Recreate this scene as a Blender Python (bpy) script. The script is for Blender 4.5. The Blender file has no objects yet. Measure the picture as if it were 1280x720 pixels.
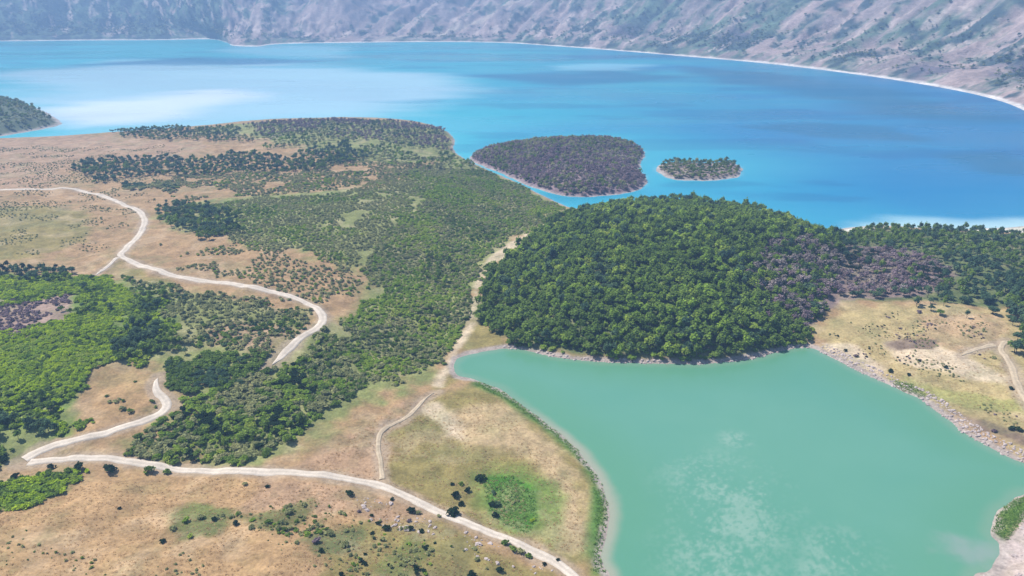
import bpy, math, random
import numpy as np
from mathutils import Vector

C = bpy.context.scene.collection
SC = bpy.context.scene
rng = np.random.default_rng(11)
random.seed(11)
R = math.radians

# ------------------------------------------------------------------ camera
CAM_H, PITCH, FPX = 150.0, R(21.7), 949.0          # metres above the lakes; focal length in pixels of a 1280 wide frame
S = 0.6                                            # height list below is written for a camera at 250 m
cam = bpy.data.cameras.new('camera'); camo = bpy.data.objects.new('camera', cam); C.objects.link(camo)
camo.location = (0, 0, CAM_H); camo.rotation_euler = (math.pi/2-PITCH, 0, 0)
cam.sensor_width = 36; cam.lens = 36*FPX/1280; cam.clip_start = 1; cam.clip_end = 20000
SC.camera = camo

# ------------------------------------------------------------------ light
SUN_EL, SUN_AZ = R(56), R(-62)                     # azimuth from +Y (view direction), positive to the right
world = bpy.data.worlds.new('World'); SC.world = world; world.use_nodes = True
nt = world.node_tree; bg = nt.nodes['Background']
sky = nt.nodes.new('ShaderNodeTexSky'); sky.sky_type = 'NISHITA'; sky.sun_disc = False
sky.sun_elevation = SUN_EL; sky.sun_rotation = SUN_AZ; sky.altitude = 2200; sky.dust_density = 1.0
nt.links.new(sky.outputs[0], bg.inputs[0]); bg.inputs[1].default_value = 0.115
sun = bpy.data.lights.new('sun', 'SUN'); suno = bpy.data.objects.new('sun', sun); C.objects.link(suno)
sun.energy = 5.0; sun.angle = R(0.5); sun.color = (1.0, 0.955, 0.88)
sv = Vector((math.sin(SUN_AZ)*math.cos(SUN_EL), math.cos(SUN_AZ)*math.cos(SUN_EL), math.sin(SUN_EL)))
suno.rotation_euler = (-sv).to_track_quat('-Z', 'Y').to_euler(); suno.location = (0, 0, 500)
SC.view_settings.view_transform = 'Standard'; SC.view_settings.look = 'None'
SC.view_settings.exposure = 0.7; SC.view_settings.gamma = 1.0
SC.cycles.max_bounces = 6; SC.cycles.diffuse_bounces = 2; SC.cycles.volume_bounces = 0; SC.cycles.transmission_bounces = 3
HAZE_DENSITY = 0.00035

# ------------------------------------------------------------------ helpers: noise, polygons, tags
def _hash(ix, iy, seed):
    n = (ix.astype(np.int64)*374761393 + iy.astype(np.int64)*668265263 + seed*1442695041) & 0xffffffff
    n = ((n ^ (n >> 13))*1274126177) & 0xffffffff
    n = n ^ (n >> 16)
    return (n & 0xffff)/65535.0
def vnoise(x, y, seed=0):
    ix = np.floor(x); iy = np.floor(y); fx = x-ix; fy = y-iy
    fx = fx*fx*(3-2*fx); fy = fy*fy*(3-2*fy)
    a = _hash(ix, iy, seed); b = _hash(ix+1, iy, seed); c = _hash(ix, iy+1, seed); d = _hash(ix+1, iy+1, seed)
    return (a*(1-fx)+b*fx)*(1-fy)+(c*(1-fx)+d*fx)*fy
def fbm(x, y, scale, octv=4, seed=0, gain=0.5):
    """value noise in 0..1, scale = metres per blob"""
    s = np.zeros_like(x, dtype=float); amp = 1.0; tot = 0; x = x/scale; y = y/scale
    for o in range(octv):
        s += amp*vnoise(x, y, seed+o*17); tot += amp; amp *= gain
        x, y = x*1.64-y*1.22+5.3, x*1.22+y*1.64+1.7
    return s/tot
def sstep(a, b, v):
    t = np.clip((v-a)/(b-a), 0, 1); return t*t*(3-2*t)
def poly_sd(poly, x, y):
    """signed distance to a polygon, positive inside"""
    p = np.asarray(poly, float); d2 = np.full(x.shape, 1e18); ins = np.zeros(x.shape, bool)
    for i in range(len(p)):
        ax, ay = p[i]; bx, by = p[(i+1) % len(p)]
        ex, ey = bx-ax, by-ay; L = ex*ex+ey*ey
        if L < 1e-9: continue
        wx, wy = x-ax, y-ay
        t = np.clip((wx*ex+wy*ey)/L, 0, 1)
        d2 = np.minimum(d2, (wx-ex*t)**2+(wy-ey*t)**2)
        c = (ay > y) != (by > y)
        if ey != 0: ins ^= c & (x < ex*(y-ay)/ey+ax)
    d = np.sqrt(d2); return np.where(ins, d, -d)
def line_d(pts, x, y):
    p = np.asarray(pts, float); d2 = np.full(x.shape, 1e18)
    for i in range(len(p)-1):
        ax, ay = p[i]; ex, ey = p[i+1]-p[i]; L = ex*ex+ey*ey+1e-9
        wx, wy = x-ax, y-ay; t = np.clip((wx*ex+wy*ey)/L, 0, 1)
        d2 = np.minimum(d2, (wx-ex*t)**2+(wy-ey*t)**2)
    return np.sqrt(d2)
def catmull(pts, step=None, n=8, closed=False):
    p = np.asarray(pts, float); N = len(p); out = []
    rngi = range(N if closed else N-1)
    for i in rngi:
        p0 = p[(i-1) % N] if closed or i > 0 else 2*p[0]-p[1]
        p1 = p[i]; p2 = p[(i+1) % N]
        p3 = p[(i+2) % N] if closed or i+2 < N else 2*p[-1]-p[-2]
        k = n if step is None else max(2, int(np.linalg.norm(p2[:2]-p1[:2])/step))
        t = np.linspace(0, 1, k, endpoint=False)[:, None]
        out.append(0.5*(2*p1+(p2-p0)*t+(2*p0-5*p1+4*p2-p3)*t**2+(3*p1-p0-3*p2+p3)*t**3))
    if not closed: out.append(p[-1:])
    return np.concatenate(out)
def tag(o, label=None, cat=None, group=None, kind=None):
    if label: o['label'] = label
    if cat: o['category'] = cat
    if group: o['group'] = group
    if kind: o['kind'] = kind
    return o
def link(name, me, mat=None, parent=None):
    o = bpy.data.objects.new(name, me); C.objects.link(o)
    if mat is not None and me is not None and not me.materials: me.materials.append(mat)
    if parent: o.parent = parent
    return o

# surveying: a sight line through a point of the photograph, met with a level or with the terrain
def ray(px, py):
    u = (px-640)/FPX; v = (360-py)/FPX
    return np.array([u, math.cos(PITCH)+v*math.sin(PITCH), -math.sin(PITCH)+v*math.cos(PITCH)])
def G(px, py, z=0.0):
    d = ray(px, py); t = (z-CAM_H)/d[2]; return np.array([d[0]*t, d[1]*t])
def GP(pts): return np.array([G(*p) for p in pts])
def project(x, y, z):
    Y = y*math.cos(PITCH)-(z-CAM_H)*math.sin(PITCH); U = y*math.sin(PITCH)+(z-CAM_H)*math.cos(PITCH)
    return 640+FPX*x/Y, 360-FPX*U/Y

# ------------------------------------------------------------------ shore lines
green_lake = GP(catmull([(566,459),(574,447),(598,440),(625,436),(650,437),(690,445),(740,451),(800,454),(860,455),(900,453),(940,448),
    (972,439),(995,434),(1015,436),(1040,447),(1070,462),(1100,476),(1128,490),(1150,498),(1168,511),(1192,531),(1222,551),(1250,565),(1282,578),
    (1340,592),(1395,602),(1385,614),(1330,613),(1282,616),(1260,628),(1244,647),(1240,668),(1250,680),(1247,696),(1236,712),(1215,726),
    (1180,790),(1000,850),(850,820),(772,760),(757,715),(752,695),(757,670),(764,645),(761,625),(750,600),(735,578),(715,557),(690,535),(662,513),
    (640,496),(620,484),(592,475),(571,470)], n=4, closed=True))
MAIN_Z = [(-900,205),(-500,192),(-200,180),(0,173),(60,171),(130,166),(250,157),(320,150),(400,147),(470,147),(520,152),(553,162),(567,174),(566,186),(577,197),
    (600,208),(640,226),(680,245),(718,261),(760,257),(850,250),(940,262),(1000,281),(1020,289),(1042,289),(1066,284),(1110,282),(1160,285),(1210,286),(1280,283),(1400,272),(1700,266)]
main_shore = GP(catmull(MAIN_Z, n=4))
mainland = np.concatenate([main_shore, [[2200, main_shore[-1][1]], [2200, -300], [-2600, -300], [-2600, main_shore[0][1]]]])
big_island = GP(catmull([(588,200),(600,190),(640,181),(700,177),(760,176),(795,183),(806,192),(800,205),(801,215),(809,222),(806,232),(792,239),
    (760,244),(715,246),(690,241),(660,232),(625,216)], n=4, closed=True))
small_island = GP(catmull([(820,214),(826,206),(850,204),(880,205),(905,203),(922,206),(928,213),(922,221),(900,225),(870,226),(840,224)], n=4, closed=True))
headland = GP(catmull([(75,152),(72,157),(45,163),(10,169),(-40,176),(-160,190),(-300,180),(-300,130),(-120,120),(0,126),(50,137)], n=4, closed=True))

# ------------------------------------------------------------------ terrain heights: spot levels (photo x, photo y, height at the 250 m scale)
SPOT = [  # dry plain and plateau on the left
 (-250,175,3),(0,180,5),(70,178,5),(150,178,6),(-150,240,16),(0,210,12),(100,205,12),(0,260,22),(100,240,17),(170,255,18),(0,310,24),(120,310,22),(200,300,22),(250,270,21),
 # low wooded ridge towards the peninsula tip
 (250,168,9),(320,160,18),(390,158,24),(450,158,23),(510,164,17),(548,172,9),(300,185,13),(400,190,18),(480,195,16),(540,195,8),(570,205,6),
 (250,215,15),(350,225,19),(440,230,22),(520,225,17),(590,228,9),(640,248,6),(690,262,4),
 # central slope
 (330,270,24),(430,270,27),(520,265,20),(600,270,10),(650,285,6),(300,330,24),(400,330,24),(480,330,16),(550,330,8),(590,340,5),(620,315,6),
 (300,380,22),(400,395,17),(460,400,11),(520,420,5),(560,420,2),(590,395,3),(350,440,16),(420,470,8),(480,480,4),(530,480,2),(250,440,18),(300,500,12),(400,530,6),
 (200,400,23),(200,480,17),(120,500,18),(210,530,13),(300,560,9),(80,545,15),
 (0,350,25),(100,360,26),(0,420,27),(100,430,26),(0,500,20),(-200,400,26),(-200,550,18),
 # road and foreground
 (30,578,12),(130,578,11),(250,588,9),(350,590,8),(450,602,6),(510,622,5),(600,662,4),(700,708,3),(760,760,2),
 (0,640,17),(90,640,16),(200,640,14),(300,650,13),(0,720,22),(150,720,19),(300,710,15),(400,660,11),(450,700,10),(550,700,7),(620,720,5),(0,850,26),(300,850,18),(600,850,7),
 # meadow
 (480,545,4),(520,560,3),(560,520,2),(600,520,2),(650,570,2),(600,610,3),(660,640,2),(700,600,2),(720,670,2),(560,480,2),
 # wooded hill
 (600,400,2),(650,425,4),(720,440,4),(800,447,4),(880,446,4),(950,438,4),(640,380,8),(700,400,12),(780,400,15),(860,400,15),(930,400,13),(980,415,6),
 (620,350,6),(680,340,15),(760,340,25),(850,340,28),(930,345,24),(690,295,12),(740,280,22),(800,280,33),(860,278,37),(920,285,34),(970,300,27),(1010,320,17),
 (990,350,18),(1030,380,8),(1010,410,4),(1030,345,13),(1045,310,16),
 # right hand wood and sandy flats
 (1060,360,10),(1120,360,11),(1200,365,11),(1280,365,13),(1080,320,13),(1140,320,14),(1210,320,14),(1280,325,15),(1070,296,8),(1130,297,8),(1200,298,8),(1280,306,9),
 (1070,287,1),(1130,286,1),(1210,289,1),(1280,287,1),(1060,395,5),(1130,395,6),(1200,400,8),(1280,400,9),(1050,430,3),(1120,440,5),(1200,445,7),(1280,450,8),
 (1100,465,2.5),(1160,490,3),(1220,500,5),(1280,500,7),(1240,545,3),(1285,560,4),(1380,350,16),(1400,450,10),(1450,550,6),(1290,660,4),(1275,700,3),(1330,720,8),(1400,680,8)]
_sp = np.array([[*G(px, py, z*S), z*S] for px, py, z in SPOT]
   + [[*G(px, py, z*S), z*S] for px, py, z in [(760,258,6),(850,251,6),(940,263,5),(1000,282,4),(400,147,2),(320,150,2),(480,149,2),(250,158,1.5)]])
_c2 = 14.0**2
def _kern(x, y): return np.sqrt((x[..., None]-_sp[:, 0])**2+(y[..., None]-_sp[:, 1])**2+_c2)
_A = np.zeros((len(_sp)+1, len(_sp)+1)); _A[:-1, :-1] = _kern(_sp[:, 0], _sp[:, 1])-0.5*np.eye(len(_sp)); _A[:-1, -1] = 1; _A[-1, :-1] = 1
_w = np.linalg.lstsq(_A, np.append(_sp[:, 2], 0), rcond=1e-9)[0]
def hill(x, y):
    x = np.atleast_1d(np.asarray(x, float)); y = np.atleast_1d(np.asarray(y, float))
    out = np.empty(x.shape).ravel(); xf = x.ravel(); yf = y.ravel()
    for i in range(0, xf.size, 40000):
        out[i:i+40000] = _kern(xf[i:i+40000], yf[i:i+40000])@_w[:-1]+_w[-1]
    return np.clip(out, 0.6, 40).reshape(x.shape)
def shore_noise(x, y): return (fbm(x, y, 9, 3, 5)-0.5)*2.6
def land_sd(x, y): return np.minimum(poly_sd(mainland, x, y), -poly_sd(green_lake, x, y))+shore_noise(x, y)
def height(x, y, sd=None):
    x = np.atleast_1d(np.asarray(x, float)); y = np.atleast_1d(np.asarray(y, float))
    if sd is None: sd = land_sd(x, y)
    b = hill(x, y)
    w = 1-np.exp(-np.maximum(sd, 0)/7.0)
    b = b+w*((fbm(x, y, 26, 3, 31)-0.5)*4.0+(fbm(x, y, 6, 3, 37)-0.5)*1.1)
    land = np.maximum(b, 0.4)*w+np.minimum(np.maximum(sd, 0)*0.06, 0.25)
    return np.where(sd > 0, land, np.maximum(sd*0.16, -3.5))
def at(px, py):
    """terrain point seen at a place in the photograph"""
    d = ray(px, py); t = np.geomspace(140, 2200, 700)
    if d[2] > -1e-3: return G(px, py, 5)
    tt = t/np.linalg.norm(d)
    z = CAM_H+d[2]*tt; k = np.nonzero(z < height(d[0]*tt, d[1]*tt))[0]
    if len(k) == 0 or k[0] == 0: return G(px, py, 4)
    a, b = tt[k[0]-1], tt[k[0]]; s = np.linspace(a, b, 12)
    k = np.nonzero(CAM_H+d[2]*s < height(d[0]*s, d[1]*s))[0]
    s = s[k[0]] if len(k) else b
    return np.array([d[0]*s, d[1]*s])
def AT(pts):
    return np.array([G(*p) if len(p) == 3 else at(*p) for p in pts])

# ------------------------------------------------------------------ mesh builders
def fast_mesh(name, V, F, smooth=True):
    """V (n,3), F (m,k) all faces with k corners"""
    me = bpy.data.meshes.new(name); V = np.asarray(V, np.float32); F = np.asarray(F, np.int32); k = F.shape[1]
    me.vertices.add(len(V)); me.vertices.foreach_set('co', V.ravel())
    me.loops.add(F.size); me.loops.foreach_set('vertex_index', F.ravel())
    me.polygons.add(len(F)); me.polygons.foreach_set('loop_start', np.arange(0, F.size, k, dtype=np.int32))
    try: me.polygons.foreach_set('loop_total', np.full(len(F), k, np.int32))
    except Exception: pass
    me.polygons.foreach_set('use_smooth', np.full(len(F), smooth, bool))
    me.update(calc_edges=True); return me
def grid_mesh(name, X, Y, Z, keep, attrs):
    n, m = X.shape; idx = np.arange(n*m).reshape(n, m)
    q = np.stack([idx[:-1, :-1], idx[:-1, 1:], idx[1:, 1:], idx[1:, :-1]], -1).reshape(-1, 4)
    k = keep.ravel()[q].any(1); q = q[k]
    used = np.zeros(n*m, bool); used[q.ravel()] = True; new = np.cumsum(used)-1
    me = fast_mesh(name, np.stack([X, Y, Z], -1).reshape(-1, 3)[used], new[q])
    for an, av in attrs.items():
        if av.ndim == 3:
            a = me.attributes.new(an, 'FLOAT_COLOR', 'POINT'); c = np.concatenate([av.reshape(-1, 3), np.ones((n*m, 1))], 1)
            a.data.foreach_set('color', c[used].astype(np.float32).ravel())
        else:
            a = me.attributes.new(an, 'FLOAT', 'POINT'); a.data.foreach_set('value', av.ravel()[used].astype(np.float32))
    return me

# ------------------------------------------------------------------ materials
def new_mat(name):
    m = bpy.data.materials.new(name); m.use_nodes = True; t = m.node_tree
    return m, t, t.nodes['Principled BSDF'], t.nodes['Material Output']
def node(t, typ, **kw):
    n = t.nodes.new(typ)
    for k, v in kw.items():
        if k.startswith('i_'):
            key = k[2:]; n.inputs[int(key) if key.isdigit() else key.replace('_', ' ')].default_value = v
        else: setattr(n, k, v)
    return n
def pos_noise(t, scale, detail=4, rough=0.6):
    g = node(t, 'ShaderNodeNewGeometry'); n = node(t, 'ShaderNodeTexNoise', i_Scale=scale, i_Detail=detail, i_Roughness=rough)
    t.links.new(g.outputs['Position'], n.inputs['Vector']); return n
def maprange(t, src, a, b, c, d):
    n = node(t, 'ShaderNodeMapRange', i_1=a, i_2=b, i_3=c, i_4=d); t.links.new(src, n.inputs[0]); return n.outputs[0]
def mixc(t, fac, a, b, mode='MIX'):
    n = node(t, 'ShaderNodeMix', data_type='RGBA', blend_type=mode)
    for sock, v in ((n.inputs[0], fac), (n.inputs[6], a), (n.inputs[7], b)):
        if isinstance(v, (int, float)): sock.default_value = v
        elif isinstance(v, tuple): sock.default_value = (*v, 1)
        else: t.links.new(v, sock)
    return n.outputs[2]
def ground_mat(name, d1, d2, bump=0.6, lo=0.72, hi=1.26, dist=0.4):
    m, t, p, o = new_mat(name)
    a = node(t, 'ShaderNodeAttribute', attribute_name='ground_colour')
    n1 = pos_noise(t, d1, 5, 0.65); n2 = pos_noise(t, d2, 4, 0.7)
    f1 = maprange(t, n1.outputs[0], 0.3, 0.7, lo, hi); f2 = maprange(t, n2.outputs[0], 0.3, 0.7, lo, hi)
    c = mixc(t, 1.0, a.outputs[0], f1, 'MULTIPLY'); c = mixc(t, 1.0, c, f2, 'MULTIPLY')
    t.links.new(c, p.inputs['Base Color']); p.inputs['Roughness'].default_value = 0.95; p.inputs['Specular IOR Level'].default_value = 0.15
    b = node(t, 'ShaderNodeBump', i_Strength=bump, i_Distance=dist); t.links.new(n2.outputs[0], b.inputs['Height'])
    t.links.new(b.outputs[0], p.inputs['Normal']); return m
def leaf_mat(name, dark, mid, light, nscale=0.03, trans=0.38):
    m, t, p, o = new_mat(name)
    oi = node(t, 'ShaderNodeObjectInfo'); n = pos_noise(t, nscale, 3, 0.6)
    la = node(t, 'ShaderNodeAttribute', attribute_name='leaf_tone')
    f = node(t, 'ShaderNodeMath', operation='MULTIPLY_ADD', i_1=0.5); t.links.new(oi.outputs['Random'], f.inputs[0])
    g = maprange(t, n.outputs[0], 0.3, 0.7, 0.0, 0.5); t.links.new(g, f.inputs[2])
    r = node(t, 'ShaderNodeValToRGB'); e = r.color_ramp.elements
    e[0].position = 0.1; e[0].color = (*dark, 1); e[1].position = 0.9; e[1].color = (*light, 1)
    x = r.color_ramp.elements.new(0.5); x.color = (*mid, 1)
    t.links.new(f.outputs[0], r.inputs[0])
    lt = maprange(t, la.outputs['Fac'], 0, 1, 0.7, 1.4)
    c = mixc(t, 1.0, r.outputs[0], lt, 'MULTIPLY')
    d = node(t, 'ShaderNodeBsdfDiffuse'); tr = node(t, 'ShaderNodeBsdfTranslucent'); mx = node(t, 'ShaderNodeMixShader', i_0=trans)
    t.links.new(c, d.inputs[0]); t.links.new(c, tr.inputs[0]); t.links.new(d.outputs[0], mx.inputs[1]); t.links.new(tr.outputs[0], mx.inputs[2])
    t.links.new(mx.outputs[0], o.inputs[0]); t.nodes.remove(p); return m
def plain_mat(name, col, col2, scale=2.0, rough=0.9):
    m, t, p, o = new_mat(name); n = pos_noise(t, scale, 5, 0.65)
    c = mixc(t, maprange(t, n.outputs[0], 0.35, 0.65, 0, 1), col, col2); t.links.new(c, p.inputs['Base Color'])
    p.inputs['Roughness'].default_value = rough; p.inputs['Specular IOR Level'].default_value = 0.2
    b = node(t, 'ShaderNodeBump', i_Strength=0.5, i_Distance=0.15); t.links.new(n.outputs[0], b.inputs['Height']); t.links.new(b.outputs[0], p.inputs['Normal'])
    return m

LEAF = {
 'forest': leaf_mat('forest_leaves', (0.088,0.142,0.03), (0.14,0.212,0.038), (0.21,0.295,0.052)),
 'bright': leaf_mat('bright_leaves', (0.15,0.24,0.035), (0.235,0.345,0.045), (0.34,0.40,0.07)),
 'vivid':  leaf_mat('vivid_leaves', (0.21,0.31,0.022), (0.33,0.45,0.024), (0.44,0.54,0.04)),
 'olive':  leaf_mat('olive_leaves', (0.21,0.23,0.10), (0.29,0.305,0.13), (0.39,0.375,0.17)),
 'teal':   leaf_mat('blue_green_leaves', (0.045,0.09,0.05), (0.075,0.13,0.065), (0.115,0.175,0.08)),
 'purple': leaf_mat('bare_twigs', (0.125,0.09,0.105), (0.195,0.14,0.155), (0.29,0.215,0.225), trans=0.2),
 'grey':   leaf_mat('grey_twigs', (0.14,0.115,0.11), (0.23,0.19,0.175), (0.34,0.285,0.265), trans=0.2),
 'dark':   leaf_mat('dark_leaves', (0.014,0.03,0.016), (0.022,0.045,0.02), (0.036,0.065,0.026)),
}
BARK = plain_mat('bark', (0.09,0.075,0.06), (0.16,0.14,0.115), 6)
ROADM = ground_mat('pale_road_dust', 0.5, 2.5, 0.4, 0.86, 1.12, 0.1)
TRACKM = ground_mat('sandy_track', 0.5, 2.5, 0.4, 0.82, 1.15, 0.1)
ROCKM = plain_mat('pinkish_rock', (0.3,0.24,0.22), (0.5,0.42,0.38), 0.9)
GROUND = ground_mat('dry_ground', 0.16, 0.9)
MOUNT = ground_mat('mountain_slope_ground', 0.02, 0.12, 0.8, 0.72, 1.25, 4.0)

# ------------------------------------------------------------------ roads and tracks (centre lines surveyed on the terrain)
def curve(pts, step=1.6): return catmull(AT(pts), step=step)
ROADS = [
 ('dirt_road', 'pale dusty road winding down from the far left plain through bends into the green scrub', 3.3, ROADM,
  curve([(-120,238),(-40,237),(30,237),(90,236),(118,242),(142,250),(166,260),(179,270),(180,282),(172,296),(160,308),(151,319),(165,327),(200,338),(235,348),(300,357),(350,367),(385,380),(404,394),
         (400,407),(382,418),(362,436),(345,453),(336,459)])),
 ('dirt_road', 'pale dusty road leaving the green scrub and curving down to the roadside hairpin at lower left', 3.0, ROADM,
  curve([(199,470),(194,478),(193,485),(197,493),(211,503),(207,515),(182,525),(140,539),(100,549),(62,558),(36,569),(24,579)])),
 ('dirt_road', 'pale road crossing the foreground from the left hairpin past the meadow to the bottom edge', 2.9, ROADM,
  curve([(30,578.5),(62,575),(100,573),(150,576),(200,583),(250,588),(300,588.5),(350,590),(420,597),(468,605),(510,622),(560,645),(610,665),(650,681),(690,700),(718,722),(770,770)])),
 ('footpath', 'short pale spur leaving the road bend at upper left towards the green scrub', 2.0, ROADM, curve([(149,321),(138,331),(127,338),(116,345)])),
 ('footpath', 'narrow sandy path climbing the dry meadow from the foreground road', 1.5, TRACKM, curve([(478,604),(477,590),(475,572),(472,553),(475,541),(484,533),(505,525),(517,515),(524,506),(532,496),(548,490)])),
 ('sandy_track', 'sandy track at the right edge running along the dark wood', 2.2, TRACKM, curve([(1262,426),(1250,431),(1252,440),(1260,450),(1267,466),(1274,486),(1290,512),(1320,540)])),
 ('sandy_track', 'faint sandy branch track leading left across the dry flat on the right', 2.0, TRACKM, curve([(1249,431),(1232,433),(1215,438),(1200,446)])),
]
def road_dist(x, y):
    d = np.full(x.shape, 1e9)
    for n_, l_, w_, m_, c_ in ROADS:
        c_ = np.concatenate([c_[::4], c_[-1:]]); lo = c_.min(0)-8; hi = c_.max(0)+8
        k = (x > lo[0]) & (x < hi[0]) & (y > lo[1]) & (y < hi[1])
        for j in range(0, len(c_)-1, 6):                                # short runs, so that few points need measuring
            q = c_[j:j+7]; l2 = q.min(0)-8; h2 = q.max(0)+8; kk = np.nonzero(k & (x > l2[0]) & (x < h2[0]) & (y > l2[1]) & (y < h2[1]))
            if len(kk[0]): d[kk] = np.minimum(d[kk], line_d(q, x[kk], y[kk])-w_/2)
    return d
def build_road(name, label, w, mat, c, fade=(False, False)):
    c = np.array(c); k = np.ones(5)/5
    for _ in range(2):
        cp = np.concatenate([np.repeat(c[:1], 2, 0), c, np.repeat(c[-1:], 2, 0)])
        c = np.stack([np.convolve(cp[:, 0], k, 'valid'), np.convolve(cp[:, 1], k, 'valid')], 1)
    d = np.gradient(c, axis=0); d /= np.linalg.norm(d, axis=1)[:, None]+1e-9; nrm = np.stack([-d[:, 1], d[:, 0]], 1)
    offs = np.array([-0.62, -0.5, -0.28, 0, 0.28, 0.5, 0.62]); n = len(c)
    s = np.arange(n)*1.6
    wl = w*(0.75+0.6*(fbm(s, s*0+7, 14, 3, 3)))+(fbm(s, s*0+3, 3, 2, 9)-0.5)*1.1
    wr = w*(0.75+0.6*(fbm(s, s*0+1, 14, 3, 5)))+(fbm(s, s*0+9, 3, 2, 4)-0.5)*1.1
    fd = np.minimum(sstep(0, 14, s+2) if fade[0] else 1, sstep(0, 14, s[-1]-s+2) if fade[1] else 1); wl = wl*fd; wr = wr*fd
    X = np.empty((n, 7)); Y = np.empty((n, 7))
    for j, o in enumerate(offs):
        ww = np.where(o < 0, wl, wr)*o; X[:, j] = c[:, 0]+nrm[:, 0]*ww; Y[:, j] = c[:, 1]+nrm[:, 1]*ww
    Z = height(X, Y); zc = Z[:, 3:4]
    Z = np.maximum(Z, 0.55*Z+0.45*zc)
    Z += np.array([-0.25, 0.16, 0.2, 0.24, 0.2, 0.16, -0.25])
    hue = np.array((0.78, 0.94, 1.06, 0.86, 1.06, 0.94, 0.78))[None, :, None]*(0.78+0.44*fbm(X, Y, 5, 4, 63))[..., None]      # two worn wheel lines, a rougher middle and edges
    base_c = np.array((0.52, 0.445, 0.36) if mat is ROADM else (0.44, 0.35, 0.24))
    me = grid_mesh(name, X, Y, Z, np.ones_like(X, bool), {'ground_colour': base_c*hue})
    return tag(link(name, me, mat), label, 'path' if name != 'dirt_road' else 'road', 'dirt roads and paths', 'structure')
FADES = [(False, True), (True, False), (False, False), (False, True), (False, True), (False, False), (False, True)]
for r_, f_ in zip(ROADS, FADES): build_road(*r_, f_)

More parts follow.
